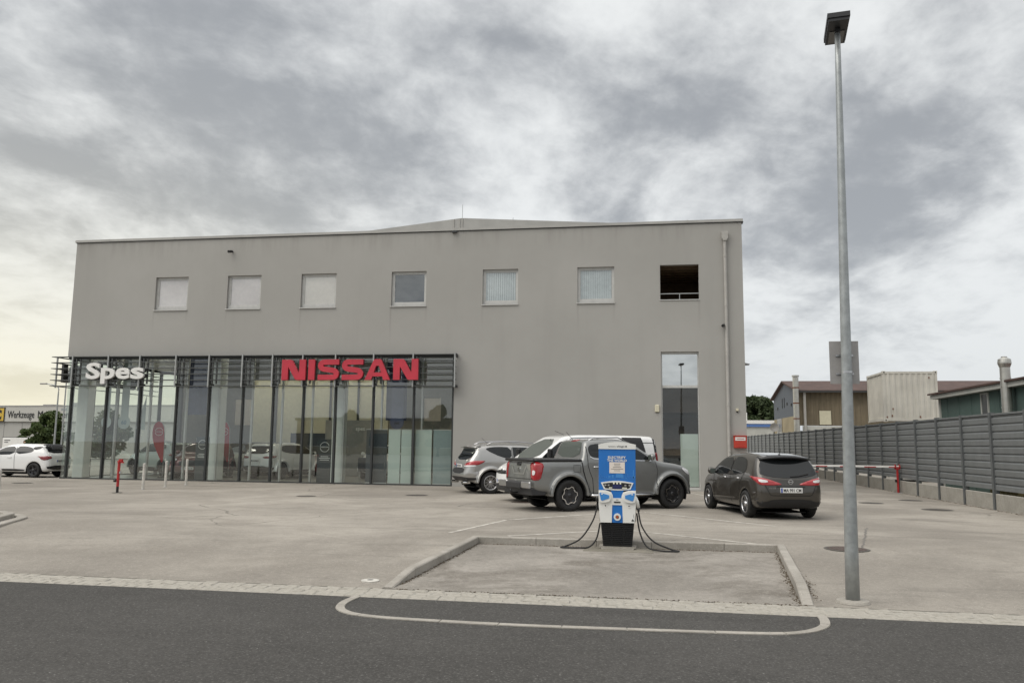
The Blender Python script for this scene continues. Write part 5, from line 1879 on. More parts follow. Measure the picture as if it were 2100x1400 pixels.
# a second car beyond the white hatchback, only its roof shows
# ------------------------------------------------------------------ showroom cars (one shell, own colours)
QA = dict(wr=.35, arch=.41, axles=(-1.33, 1.33), fw=.91, flare=.015, rim=.24, k=.16, kp=.28, res=.036,
          side=[(-2.0, .36), (-2.15, .46), (-2.18, .66), (-2.12, .86), (-2.08, 1.02), (-2.0, 1.12), (-1.72, 1.42), (-1.76, 1.52), (-1.3, 1.575), (-.6, 1.61), (.05, 1.59), (.45, 1.48),
                (1.15, 1.10), (1.4, 1.05), (1.95, .92), (2.15, .74), (2.22, .48), (2.1, .28), (1.6, .24), (-1.3, .26)],
          front=[(.15, .84), (.4, .895), (.75, .91), (.98, .895), (1.09, .86), (1.48, .66), (1.63, .56), (1.7, .5)],
          plan=[(-2.22, .55), (-2.1, .76), (-1.8, .87), (-1.2, .91), (1.2, .90), (1.8, .83), (2.1, .6), (2.25, .3)])
qshell = car_shell(QA)


def crossover(label, x, y, deg, mt, wheel='black', lamp='dark_red_lamp'):
    c_ = Car('showroom_car', label, (x, y, .02), math.radians(deg), QA, mt, qshell, group='cars in the showroom')
    c_.wheels(wheel, .22)
    c_.patch('rear_window', [(-.62, 1.10), (.62, 1.10), (.54, 1.40), (.46, 1.44), (-.46, 1.44), (-.54, 1.40)], 'x', -1, 'car_glass', off=.01)
    c_.patch('windscreen', [(-.68, 1.14), (.68, 1.14), (.54, 1.48), (-.54, 1.48)], 'x', 1, 'car_glass', off=.01)
    c_.patch('roof_skin', [(-1.6, -.5), (.2, -.48), (.2, .48), (-1.6, .5)], 'z', 1, 'black', off=.006)
    for sd in (-1, 1):
        c_.patch('side_window', [(-1.42, 1.26), (-.9, 1.12), (.95, 1.08), (.50, 1.36), (.30, 1.46), (-.9, 1.49), (-1.3, 1.42)], 'y', sd, 'car_glass', off=.01)
        c_.corner('tail_lamp', [(-.42, .98), (.1, 1.02), (.46, 1.02), (.30, .93), (-.1, .90), (-.36, .91)], sd, -1, lamp)
        c_.patch('head_lamp', [(sd * .48, .84), (sd * .76, .92), (sd * .78, .82), (sd * .54, .78)], 'x', 1, 'clear_lamp', off=.014)
        c_.patch('sill_trim', [(-.90, .40), (.90, .40), (.86, .27), (-.86, .27)], 'y', sd, 'dark_plastic', off=.01)
    c_.patch('rear_valance', [(-.84, .58), (.84, .58), (.74, .36), (-.74, .36)], 'x', -1, 'dark_plastic', off=.014)
    c_.patch('grille', [(-.42, .80), (.42, .80), (.34, .52), (-.34, .52)], 'x', 1, 'black', off=.014)
    c_.plate(-1, .80)
    o_ = c_.plate(1, .46)
    c_.mirror_cap(.80, 1.12, mt)
    return c_


crossover('white crossover parked tail-out inside the showroom below the red sign', -16.25, 35.35, 76, 'paint_white')
crossover('pale green-grey crossover inside the glass at the far left', -22.8, 36.0, 152, 'paint_teal')
crossover('dark red car nose to the glass inside, behind the bollards', -19.75, 34.3, -78, 'paint_red')
crossover('dark olive car inside, between the column and the white crossover', -19.2, 38.0, -40, 'paint_dark')
crossover('white car facing out inside, left of the dark board', -12.1, 37.2, -84, 'paint_white')

# ================================================================== LAMP POST
t = thing('lamp_post', 'tall galvanised lamp post with flat black head in the foreground', 'lamp post', (2.34, 9.99, lz(9.99)))
top = (.095, 0, 6.93)
b = MB()
N = 12
b.tube([(top[0] * i / N, 0, top[2] * i / N) for i in range(N + 1)], .07, 24, rad=[.078 - .046 * i / N for i in range(N + 1)])
b.obj('pole', 'galvanised', t, smooth=True)
MB().lathe([(.0, .035), (.08, .035), (.175, .028), (.19, .0)], 32).obj('collar', 'kerb_stone', t)
MB().lathe([(.061, 2.62), (.064, 2.62), (.064, 2.645), (.061, 2.645)], 24, 'z', (.04, 0, 0)).obj('band_clamp', 'alloy', t)
hd = MB().prism([(-.13, -.25), (.13, -.25), (.13, .40), (-.13, .40)], 0.03, .09, 'z')
hd.prism([(-.118, -.235), (.118, -.235), (.118, .385), (-.118, .385)], -.01, .03, 'z')
h = hd.obj('head', 'luminaire', t)
h.location = (top[0], 0, top[2])
h.rotation_euler = (0, 0, -.14)
MB().prism([(-.09, .03), (.09, .03), (.09, .34), (-.09, .34)], -.018, -.0105, 'z').obj('lens', 'lens', h)
MB().box(-.03, .03, -.05, .06, -.06, .03).obj('neck', 'luminaire', h)

t = thing('traffic_sign', 'blank grey back of a rectangular sign on the lamp post', 'sign', (2.385, 10.11, 2.67))
MB().bbox(-.17, .165, 0, .004, -.26, .255, .0015).obj('plate', 'sign_back', t)
MB().box(-.1, .1, -.012, 0, .07, .09).box(-.1, .1, -.012, 0, -.15, -.13).obj('clamp_rail', 'alloy', t)

# ================================================================== CHARGING STATION
mat('ev_blue', (0.012, 0.16, 0.52), 0.32, coat=0.4, var=0.06, scale=3)
mat('ev_blue_light', (0.05, 0.24, 0.60), 0.4)
mat('ev_blue_pale', (0.30, 0.50, 0.78), 0.45)
mat('ev_white', (0.76, 0.76, 0.73), 0.35, var=0.05, scale=2)
mat('ev_screen', (0.012, 0.02, 0.10), 0.1, coat=1.0)
mat('ev_lit', (0.9, 0.9, 0.75), 0.4)
mat('ev_orange', (0.36, 0.085, 0.035), 0.5)
mat('paper', (0.74, 0.68, 0.62), 0.85)
mat('copper', (0.25, 0.09, 0.05), 0.4)
struct(MB().box(-1.02, .14, 13.80, 14.38, -.11, -.094).obj('plinth_slab', 'slab'))
ev = thing('charging_station', 'blue and white electric charging station with two black cables', 'charging station', (-.455, 14.12, -.094))
W = .315
# plinth and louvred black skirt
MB().box(-.28, .28, -.06, .40, 0, .02).box(-.31, .31, 0.0, .40, .02, .045).obj('plinth', 'kerb_stone', ev)
sk = MB()
for z0, z1, h0, h1 in ((.045, .445, .245, .285),):
    vs_ = []
    for z, h in ((z0, h0), (z1, h1)):
        vs_ += [(-h, .01, z), (h, .01, z), (h, .42, z), (-h, .42, z)]
    sk.add(vs_, [(0, 1, 5, 4), (1, 2, 6, 5), (2, 3, 7, 6), (3, 0, 4, 7), (4, 5, 6, 7), (3, 2, 1, 0)])
sk = sk.obj('skirt', 'black', ev)
for i in range(12):
    z = .07 + i * .031
    h = .245 + (z - .045) * .1
    for xa, xb in ((-h + .012, -h * .42), (-h * .36, h * .36), (h * .42, h - .012)):
        MB().prism([(.01, z), (-.012, z + .004), (-.012, z + .012), (.01, z + .022)], xa, xb, 'x').obj('louvre', 'black', sk)
# cabinet behind the front shells
MB().bbox(-W + .012, W - .012, .03, .44, .445, 1.70, .012).obj('cabinet', 'dark_plastic', ev)
# blue upper front
MB().bbox(-W, W, .0, .035, .985, 1.69, .006).obj('front_panel', 'ev_blue', ev)
# white cap with arched top
arc = [(-W - .004, 1.685)] + [(-W - .004 + (2 * W + .008) * i / 16, 1.765 + .045 * math.sin(PI * i / 16)) for i in range(17)] + [(W + .004, 1.685)]
cap = auto_smooth(MB().prism(arc, -.014, .445, 'y').obj('cap', 'ev_white', ev), 40)
text_obj('lettering', 'Operated by', .018, (-.15, -.017, 1.722), 'ink', cap, .002, .005, width=.13)
text_obj('lettering', 'allego', .030, (-.005, -.017, 1.720), 'ink', cap, .002, .0, width=.135)
MB().lathe([(0, -.004), (.014, -.004), (.014, 0)], 16, 'y', (.155, -.014, 1.732)).obj('dot', 'ink', cap)
text_obj('lettering', 'ELECTRIFY', .040, (-.155, -.006, 1.525), 'ev_white', ev, .004, .03, width=.305)
text_obj('lettering', 'THE WORLD', .040, (-.17, -.006, 1.473), 'ev_white', ev, .004, .03, width=.335)
pp = MB().box(-.132, .132, -.009, -.0065, 1.275, 1.463).obj('notice', 'paper', ev)
for i, wv in enumerate((.11, .10, .14, .21, .10)):
    MB().box(-wv / 2, wv / 2, -.011, -.0095, 1.432 - i * .029, 1.438 - i * .029).obj('print_line', 'ink', pp)
# line drawing of a street along the lower edge of the panel
rd = random.Random(3)
art = MB()
x = -W + .012
while x < W - .05:
    wd = rd.uniform(.02, .06)
    hh = rd.uniform(.025, .10)
    art.box(x, x + wd, -.0035, -.0005, 1.185, 1.185 + hh * .12)
    if rd.random() < .5:
        art.box(x, x + .004, -.0035, -.0005, 1.19, 1.185 + hh).box(x + wd - .004, x + wd, -.0035, -.0005, 1.19, 1.185 + hh).box(x, x + wd, -.0035, -.0005, 1.185 + hh, 1.189 + hh)
    else:
        art.box(x + .006, x + wd - .01, -.0035, -.0005, 1.20, 1.185 + hh * .7)
    x += wd + rd.uniform(.004, .02)
art.box(-.02, .10, -.0042, -.0036, 1.20, 1.275).box(W - .045, W - .03, -.0035, -.0005, 1.20, 1.33).box(-W + .01, W - .01, -.0035, -.0005, 1.165, 1.170)
art.obj('street_drawing', 'ev_blue_light', ev)
# display
def dia(w0, w1, z0, z1, arch):
    top_ = [(w1 - 2 * w1 * i / 12, z1 + arch * math.sin(PI * i / 12)) for i in range(13)]
    bot = [(-w0 + 2 * w0 * i / 12, z0 - arch * .6 * math.sin(PI * i / 12)) for i in range(13)]
    return top_ + bot
bz = MB().prism(dia(.225, .278, 1.005, 1.115, .032), -.022, .0, 'y').obj('display_bezel', 'ev_white', ev)
MB().prism(dia(.205, .245, 1.022, 1.098, .022), -.026, -.0225, 'y').obj('display', 'black', bz)
MB().box(-.075, .075, -.029, -.0265, 1.018, 1.085).obj('screen', 'ev_screen', bz)
for i in (-1, 0, 1):
    MB().lathe([(0, -.03), (.015, -.03), (.015, -.0265)], 18, 'y', (i * .056, 0, 1.105)).obj('button', 'ev_lit', bz)
for xa, xb in ((-.14, -.085), (.085, .165)):
    MB().box(xa, xb, -.028, -.0265, 1.022, 1.036).obj('arrow', 'ev_lit', bz)
for xa in (-.215, -.16, .125, .195):
    MB().box(xa, xa + .03, -.028, -.0265, 1.06, 1.085).obj('icon', 'sign_back', bz)
# white lower front
lw = [(-W, .985), (-W, .445 + .3), (-.29, .445), (-.095, .445), (-.085, .74), (.085, .74), (.095, .445), (.29, .445), (W, .745), (W, .985), (.20, .985), (.10, .955), (.075, .90), (.07, .855), (-.07, .855), (-.075, .90), (-.10, .955), (-.20, .985)]
MB().prism(lw, -.035, .03, 'y').obj('lower_front', 'ev_white', ev)
MB().box(-.09, .09, -.02, .03, .445, .74).obj('centre_strip', 'ev_blue', ev)
MB().prism([(-.07, .856), (.07, .856), (.11, .984), (-.11, .984)], -.012, .03, 'y').obj('centre_panel', 'ev_blue', ev)
MB().box(-.055, .055, -.040, -.0355, .775, .80).obj('card_slot', 'dark_plastic', ev)
MB().box(-.02, .02, -.039, -.0355, .825, .832).obj('indicator', 'ink', ev)
MB().lathe([(.032, -.045), (.058, -.045), (.062, -.02)], 28, 'y', (0, 0, .54)).lathe([(.0, -.03), (.034, -.03)], 28, 'y', (0, 0, .54)).obj('button_ring', 'ev_white', ev)
MB().lathe([(0, -.052), (.024, -.05), (.028, -.03)], 22, 'y', (0, 0, .54)).obj('stop_button', 'ev_orange', ev)
for sd in (-1, 1):
    # shoulder pods with blue holsters
    sh = chaikin([(sd * .105, .80), (sd * .11, .93), (sd * .19, .975), (sd * W, .97), (sd * W, .80), (sd * .25, .775)], 2)
    pod = MB().prism(sh, -.075, -.035, 'y').obj('holster_pod', 'ev_white', ev)
    q = [(sd * .135, .855), (sd * .135, .905), (sd * .285, .945), (sd * .30, .94), (sd * .275, .825), (sd * .255, .81)]
    MB().prism(q, -.083, -.0755, 'y').obj('holster', 'ev_blue_light', pod)
    MB().box(sd * .255 - .014, sd * .255 + .014, -.086, -.0835, .915, .932).obj('icon', 'sign_white', pod)
    MB().box(sd * .20 - .025, sd * .20 + .025, -.040, -.0355, .695, .755).obj('lock_plate', 'sign_white', ev)
    MB().lathe([(0, -.048), (.011, -.047), (.011, -.04)], 12, 'y', (sd * .20, 0, .728)).obj('lock', 'black', ev)
MB().prism([(.235, .475), (.285, .475), (.262, .515)], -.038, -.0355, 'y').obj('hazard_mark', 'ink', ev)
MB().box(.275, .279, -.038, -.0355, .53, .59).obj('print_line', 'ink', ev)


def bez(pts, n=28):
    """Catmull-Rom through the points"""
    P = [Vector(p) for p in pts]
    P = [P[0] * 2 - P[1]] + P + [P[-1] * 2 - P[-2]]
    out = []
    for i in range(1, len(P) - 2):
        for k in range(n):
            t_ = k / n
            a, b_, c_, d_ = P[i - 1], P[i], P[i + 1], P[i + 2]
            out.append(.5 * ((2 * b_) + (c_ - a) * t_ + (2 * a - 5 * b_ + 4 * c_ - d_) * t_ ** 2 + (3 * b_ - a - 3 * c_ + d_) * t_ ** 3))
    out.append(P[-2])
    return out


MB().tube(bez([(-.33, .05, .78), (-.345, .02, .70), (-.42, -.02, .46), (-.62, -.06, .17), (-.88, -.08, .035), (-.96, -.10, .018), (-.86, -.11, .016), (-.66, -.1, .016), (-.48, -.05, .03), (-.36, .05, .16), (-.30, .12, .42)], 8), .0135, 8).obj('cable', 'rubber', ev, smooth=True)
MB().tube(bez([(.345, .05, .80), (.36, .0, .62), (.42, -.05, .38), (.60, -.10, .16), (.90, -.14, .04), (1.02, -.16, .018), (.92, -.17, .016), (.72, -.15, .016), (.50, -.08, .06), (.38, .02, .28), (.325, .1, .60)], 8), .0135, 8).obj('cable', 'rubber', ev, smooth=True)
MB().tube([(-.30, -.02, .88), (-.345, .02, .83), (-.34, .02, .74)], .032, 10, rad=[.03, .034, .022]).obj('plug', 'black', ev, smooth=True)
MB().tube([(.30, -.02, .88), (.335, .0, .80), (.355, .02, .70)], .03, 10, rad=[.028, .034, .03]).obj('plug', 'ev_white', ev, smooth=True)
MB().tube([(.355, .02, .70), (.36, .0, .63)], .024, 10, rad=[.026, .018]).obj('plug_collar', 'black', ev, smooth=True)

# ================================================================== FENCE
FX = 9.66
fen = thing('fence', 'long grey corrugated steel fence on concrete base panels at the right', 'fence', (FX, 0, 0))
PITCH = 2.13
ys_ = [13.9 + i * PITCH for i in range(32)]
zb, zt = .55, 2.66
pr = [(-.04, zb)]
z = zb
rib = (zt - zb - .06) / 10
for i in range(10):
    pr += [(-.04, z + rib * .58), (-.004, z + rib * .76), (0.0, z + rib * .83), (-.036, z + rib * .94)]
    z += rib
pr += [(0, zt - .05), (-.045, zt - .05), (-.045, zt), (.03, zt)]
b = MB()
L = PITCH - .10
for y in (-L / 2, L / 2):
    b.v += [(x, y, z) for x, z in pr]
n = len(pr)
b.f += [(i, i + 1, n + i + 1, n + i) for i in range(n - 1)]
pan = b.mesh('sheet_panel')
pan.materials.append(MATS['fence_grey'])
post = MB().box(-.075, .06, -.052, -.04, 0, 2.69).box(-.075, .06, .04, .052, 0, 2.69).box(-.012, .012, -.04, .04, 0, 2.69).box(-.087, -.075, -.06, .06, 0.0, 2.69).mesh('post')
post.materials.append(MATS['fence_post'])
base = MB().bbox(-.05, .04, -L / 2, L / 2, -.05, .455, .012).mesh('base_panel')
base.materials.append(MATS['concrete'])
for i, y in enumerate(ys_):
    o = link('post', post, None, fen)
    o.location = (0, y, 0)
    if i < len(ys_) - 1:
        o = link('sheet_panel', pan, None, fen)
        o.location = (0, y + PITCH / 2, random.uniform(-.006, .006))
        o = link('base_panel', base, None, fen)
        o.location = (random.uniform(-.006, .006), y + PITCH / 2, random.uniform(-.012, .006))

# debris seen through the gap
mat('brick_red', (0.20, 0.06, 0.035), 0.9, var=0.3, scale=12)
mat('timber', (0.30, 0.25, 0.12), 0.9, var=0.3, scale=12)
for y0, mt, lab in ((22.6, 'brick_red', 'pile of red bricks showing under the fence at the right edge'), (24.9, 'timber', 'pale timber stack showing under the fence right of the lamp post')):
    t = thing('material_pile', lab, 'pile', (FX + .55, y0, 0), group='material piles behind the fence')
    for k in range(3):
        for j in range(4):
            MB().bbox(-.25, .25, -.9 + j * .45, -.48 + j * .45, k * .2, k * .2 + .19, .01).obj('brick' if 'brick' in mt else 'plank', mt, t)

# ================================================================== BARRIER
t = thing('boom_barrier', 'lowered white boom barrier with red stripes and red end post', 'barrier', (9.45, 32.72, 0))
bm_ = MB().box(-5.0, .06, -.035, .035, .945, 1.015).obj('boom', 'sign_white', t)
x = -4.7
while x < -.3:
    MB().box(x, x + .42, -.038, .038, .943, .975).obj('stripe', 'red_steel', bm_)
    x += .88
MB().box(-.03, .03, -.03, .03, 0, .93).box(-.09, -.05, -.05, .05, .90, 1.06).box(.065, .10, -.05, .05, .90, 1.06).box(-.09, .10, -.05, .05, .88, .93).obj('end_post', 'red_steel', t)
MB().box(-.12, .12, -.12, .12, 0, .015).obj('foot_plate', 'steel_grey', t)
MB().box(-.10, -.04, -.06, .0, .40, .50).obj('lock', 'black', t)
for x in (-3.9, -3.4):
    MB().tube([(x, 0, .95), (x + .1, -.02, .80), (x + .55, -.02, .74)], .018, 6).obj('hanger_rod', 'red_steel', t)
MB().bbox(-5.45, -5.05, -.2, .2, 0, 1.12, .02).obj('drive_box', 'sign_white', t)

# ================================================================== BACKGROUND RIGHT
mat('roof_red', (0.085, 0.048, 0.038), 0.75, var=0.3, scale=1.5)
mat('cladding_brown', (0.165, 0.135, 0.09), 0.85, var=0.28, scale=.5, streak=.5)
mat('gable_grey', (0.10, 0.115, 0.135), 0.7, var=0.1)
mat('gable_tan', (0.32, 0.27, 0.175), 0.85, var=0.18, scale=.6, streak=.3)
mat('render_white', (0.50, 0.50, 0.46), 0.85, var=0.12, scale=.6, streak=.25)
mat('container', (0.60, 0.575, 0.51), 0.6, var=0.14, scale=.8, streak=.35)
mat('rust', (0.16, 0.06, 0.03), 0.85, var=0.3, scale=9)
mat('shed_green', (0.085, 0.13, 0.115), 0.75, var=0.18, scale=.7, streak=.25)
mat('flue', (0.50, 0.49, 0.45), 0.3, metal=.7, var=0.12, scale=4)
mat('far_pane', (0.05, 0.055, 0.06), 0.1, coat=.6)


def corrug(b_, xa, xb, y, za, zb, pitch=.25, dep=.03):
    """upright corrugated sheet facing -y"""
    xs_ = []
    x = xa
    while x < xb - 1e-6:
        for f_, d_ in ((0, 0), (.35, 0), (.5, -dep), (.85, -dep)):
            xs_.append((min(x + f_ * pitch, xb), y + d_))
        x += pitch
    xs_.append((xb, y))
    n_ = len(xs_)
    b_.add([(p, q, za) for p, q in xs_] + [(p, q, zb) for p, q in xs_], [(i, i + 1, n_ + i + 1, n_ + i) for i in range(n_ - 1)])
    return b_


hx0, hx1, hy0, hy1 = 14.0, 41.0, 77.0, 91.0
ez, rz_ = 6.75, 8.05
t = thing('workshop_hall', 'old brown clad hall with dark red gable roof beyond the fence', 'building', (0, 0, 0))
corrug(MB(), hx0, hx1, hy0, 3.65, ez, .45, .05).obj('long_wall', 'cladding_brown', t, fix=False)
MB().box(hx0 + .3, hx1, hy0 - .25, hy0 - .04, 0, 3.62).obj('base_wall', 'render_white', t)
hm = (hy0 + hy1) / 2
b = MB().add([(hx0, hy0, 4.6), (hx0, hy0, ez), (hx0, hm, rz_), (hx0, hy1, ez), (hx0, hy1, 4.6)], [(0, 1, 2, 3, 4)])
b.obj('gable', 'gable_grey', t, fix=False)
gw = MB().add([(hx0, hy0, 0), (hx0, hy0, 4.6), (hx0, hy1, 4.6), (hx0, hy1, 0)], [(0, 1, 2, 3)]).obj('gable_wall', 'gable_tan', t, fix=False)
MB().box(hx0 - .04, hx0 - .01, hy0, hy1, 0, 2.4).obj('plinth', 'render_white', gw)
w_ = MB().box(hx0 - .05, hx0 - .01, 86.0, 88.6, 3.2, 4.6).obj('window', 'far_pane', gw)
for i in range(4):
    MB().box(hx0 - .09, hx0 - .05, 86.0 + i * .85, 86.08 + i * .85, 3.2, 4.6).obj('bar', 'frame_alu', w_)
MB().box(hx0 - .12, hx0 - .01, 85.9, 88.7, 3.08, 3.2).obj('sill', 'render_white', w_)
for yy in (80.2, 82.6, 88.2):
    MB().box(hx0 - .08, hx0 - .01, yy, yy + .35, 5.9 - abs(yy - hm) * .08, 6.15 - abs(yy - hm) * .08).obj('vent', 'steel_dark', t)
for yy in (84.2, 85.4):
    MB().box(hx0 - .06, hx0 - .01, yy, yy + .12, 5.6, 6.6).obj('vent_slot', 'steel_dark', t)
b = MB()
for ya, za, yb, zb_ in ((hy0 - .6, ez - .05, hm, rz_ + .08), (hm, rz_ + .08, hy1 + .6, ez - .05)):
    b.add([(hx0 - .3, ya, za), (hx1, ya, za), (hx1, yb, zb_), (hx0 - .3, yb, zb_), (hx0 - .3, ya, za + .14), (hx1, ya, za + .14), (hx1, yb, zb_ + .14), (hx0 - .3, yb, zb_ + .14)],
          [(0, 1, 2, 3), (4, 5, 6, 7), (0, 1, 5, 4), (1, 2, 6, 5), (2, 3, 7, 6), (3, 0, 4, 7)])
ro = b.obj('roof', 'roof_red', t)
MB().box(hx0, hx1, hy0 - .72, hy0 - .6, ez - .12, ez + .02).obj('gutter', 'steel_dark', ro)
for xa in (15.8,):
    MB().box(xa, xa + 1.0, hy0 - .1, hy0 - .055, 3.75, 5.0).obj('translucent_sheet', 'inside_wall', t)
MB().cyl((hx0 + .5, hy0 - .35, 0), (hx0 + .5, hy0 - .35, ez), .12, n=10).obj('downpipe', 'pipe_paint', t)
t = thing('flue_pipe', 'slim steel flue against the brown hall gable', 'chimney', (13.7, 76.3, 0))
b = MB()
b.cyl((0, 0, 0), (0, 0, 8.0), .26, n=16)
b.obj('pipe', 'flue', t, smooth=False)
MB().cyl((0, 0, 8.05), (0, 0, 8.18), .32, n=16).cyl((0, 0, 8.0), (0, 0, 8.05), .18, n=12).obj('cowl', 'flue', t)
for z in (2.5, 4.2, 5.6, 7.0):
    MB().lathe([(.26, z), (.29, z), (.29, z + .1), (.26, z + .1)], 16).obj('collar', 'rust', t)
t = thing('satellite_dish', 'grey satellite dish by the hall wall', 'dish', (12.6, 82, 3.6))
MB().lathe([(0, .1), (.24, .06), (.42, 0)], 24, 'y').obj('reflector', 'sign_back', t, smooth=True)
MB().tube([(0, .1, 0), (0, .4, -.5), (0, .4, -3.7)], .05, 8).obj('mast', 'steel_grey', t)

# white container standing on another one
def container(label, x, y, z, rz):
    t_ = thing('shipping_container', label, 'container', (x, y, z), rz, 'stacked containers')
    w2, L_, H_ = 1.32, 3.0, 2.59
    b_ = MB()
    corrug(b_, -w2 + .1, w2 - .1, .03, .15, H_ - .12, .27, .028)
    b_.obj('end_wall', 'container', t_, fix=False)
    for sx_ in (-1, 1):
        b_ = MB()
        pts = []
        y_ = .1
        while y_ < L_ - .1:
            for f_, d_ in ((0, 0), (.35, 0), (.5, .03), (.85, .03)):
                pts.append((sx_ * (w2 - .04 - d_), min(y_ + f_ * .27, L_ - .1)))
            y_ += .27
        n_ = len(pts)
        b_.add([(p, q, .15) for p, q in pts] + [(p, q, H_ - .12) for p, q in pts], [(i, i + 1, n_ + i + 1, n_ + i) for i in range(n_ - 1)])
        b_.obj('side_wall', 'container', t_, fix=False)
    MB().box(-w2, w2, L_ - .05, L_, .1, H_ - .05).box(-w2 + .02, w2 - .02, .06, L_ - .06, H_ - .06, H_ - .02).obj('shell', 'container', t_)
    f = MB()
    for sx_ in (-1, 1):
        for yy in (0, L_ - .14):
            f.box(*sorted((sx_ * w2, sx_ * (w2 - .12))), yy, yy + .14, .02, H_)
        f.box(*sorted((sx_ * w2, sx_ * (w2 - .08))), .14, L_ - .14, H_ - .12, H_ - .02).box(*sorted((sx_ * w2, sx_ * (w2 - .08))), .14, L_ - .14, .04, .18)
    f.box(-w2 + .12, w2 - .12, -.005, .1, H_ - .12, H_ - .01).box(-w2 + .12, w2 - .12, -.005, .1, .04, .18)
    f.obj('frame', 'container', t_)
    for sx_ in (-1, 1):
        for zz_ in (0.0, H_ - .13):
            MB().bbox(*sorted((sx_ * (w2 + .012), sx_ * (w2 - .16))), -.016, .17, zz_, zz_ + .15, .01).obj('corner_casting', 'container', t_)
            MB().box(sx_ * (w2 - .08) - .03, sx_ * (w2 - .08) + .03, -.02, -.017, zz_ + .04, zz_ + .11).obj('casting_hole', 'gap', t_)
    for sx_, zz_ in ((-.95, .25), (-.9, .6), (.4, .2), (.9, 2.2), (-1.2, .18)):
        MB().prism([(sx_, zz_), (sx_ + .06, zz_ + .02), (sx_ + .04, zz_ + .12), (sx_ - .01, zz_ + .09)], -.008, -.003, 'y').obj('rust_patch', 'rust', t_)
    return t_


container('dirty white shipping container rising above the fence', 13.53, 44.0, 3.02, 0.0)
container('lower container of the stack, hidden behind the fence', 13.53, 44.0, 0.2, 0.0)

# green shed with flue
t = thing('green_shed', 'dark green shed with white-edged roof running along behind the fence', 'building', (12.0, 0, 0))
sy0, sy1, zs = 16.0, 35.35, 3.78
MB().box(0, 7, sy0, sy1, 0, zs).obj('wall', 'shed_green', t)
for y in np.arange(sy0 + .6, sy1, 1.2):
    MB().box(-.012, -.001, y - .02, y + .02, 0, zs).obj('wall_batten', 'shed_green', t)
MB().box(-.30, -.02, sy0, sy1 + .25, zs - .10, zs + .06).obj('fascia', 'render_white', t)
MB().add([(-.38, sy0, zs + .065), (-.38, sy1 + .35, zs + .065), (3.5, sy1 + .35, zs + .45), (3.5, sy0, zs + .45), (7.3, sy1 + .35, zs), (7.3, sy0, zs), (-.38, sy0, zs + .13), (-.38, sy1 + .35, zs + .13), (3.5, sy1 + .35, zs + .52), (3.5, sy0, zs + .52)],
         [(0, 1, 2, 3), (3, 2, 4, 5), (6, 7, 8, 9), (0, 1, 7, 6), (1, 2, 8, 7)]).obj('roof', 'roof_red', t, fix=False)
MB().box(-.06, .06, sy1 - .06, sy1 + .06, 0, zs).obj('corner_post', 'render_white', t)
w_ = MB().box(-.05, 0, 30.62, 30.68, 2.5, 3.66).box(-.05, 0, 31.2, 31.26, 2.5, 3.66).box(-.05, 0, 30.68, 31.2, 3.6, 3.66).box(-.05, 0, 30.68, 31.2, 2.5, 2.57).obj('window', 'render_white', t)
MB().box(-.02, -.005, 30.68, 31.2, 2.57, 3.6).obj('pane', 'far_pane', w_)
t = thing('chimney_pipe', 'fat grey flue pipe with cowl on the green shed', 'chimney', (11.72, 28.55, 0))
MB().cyl((0, 0, 0), (0, 0, 4.35), .155, n=24).obj('pipe', 'flue', t, smooth=False)
MB().lathe([(.155, 4.33), (.205, 4.46), (.205, 4.50), (.19, 4.60), (.09, 4.66), (.09, 4.69), (0, 4.70)], 24).obj('cowl', 'flue', t)
for z in (2.2, 3.0, 3.7, 3.95):
    MB().lathe([(.155, z), (.166, z), (.166, z + .05), (.155, z + .05)], 24).obj('collar', 'flue', t)

# low white unit with a blue stripe, far down the yard
mat('stripe_blue', (0.10, 0.20, 0.48), 0.6)
t = thing('white_unit', 'low white building with blue stripe beyond the end of the fence', 'building', (0, 0, 0))
MB().box(9.0, 16.8, 110, 120, 0, 4.3).obj('wall', 'render_white', t)
MB().box(8.9, 16.9, 109.8, 120, 4.3, 4.7).obj('stripe', 'stripe_blue', t)
MB().box(8.8, 17.0, 109.7, 120.2, 4.7, 5.15).obj('parapet', 'sign_white', t)
MB().box(9.0, 13.6, 111, 116, 5.15, 6.2).obj('upper_block', 'sign_white', t)
MB().cyl((12.4, 112, 6.2), (12.4, 112, 7.3), .12, n=8).obj('vent_pipe', 'sign_white', t)

# ================================================================== BACKGROUND LEFT
mat('store_grey', (0.44, 0.43, 0.40), 0.8, var=0.08, scale=.3)
mat('store_band', (0.52, 0.51, 0.47), 0.8, var=0.06, scale=.3)
mat('logo_yellow', (0.62, 0.42, 0.06), 0.6)
t = thing('tool_store', 'pale grey store with dark lettering and a yellow logo at the far left', 'building', (-84.5, 95, 0), math.radians(-7))
MB().box(-45, 30, 0, 30, -.2, 3.9).obj('wall', 'store_grey', t)
MB().box(-45.1, 30.1, -.25, 30, 3.92, 5.9).obj('fascia_band', 'store_band', t)
MB().box(-45.15, 30.15, -.3, 30, 5.9, 6.02).obj('coping', 'sign_back', t)
for x in np.arange(-44, 30, 3.0):
    MB().box(x - .03, x + .03, -.03, -.002, -.1, 3.9).obj('panel_joint', 'sign_back', t)
for x0_, h_ in ((4.0, .3), (9.0, .5), (14, .25)):
    MB().box(x0_, x0_ + 1.6, 3, 5, 6.02, 6.02 + h_).obj('roof_unit', 'sign_back', t)
lg = MB().box(-2.1, 1.15, -.36, -.26, 4.0, 5.65).obj('logo_panel', 'logo_yellow', t)
MB().box(-2.2, 1.25, -.34, -.255, 3.9, 4.0).box(-2.2, 1.25, -.34, -.255, 5.65, 5.75).box(1.15, 1.25, -.34, -.255, 4.0, 5.65).obj('logo_frame', 'ink', lg)
text_obj('logo_lettering', 'C', 1.2, (-.35, -.37, 4.22), 'ink', lg, .02, .06, width=1.15)
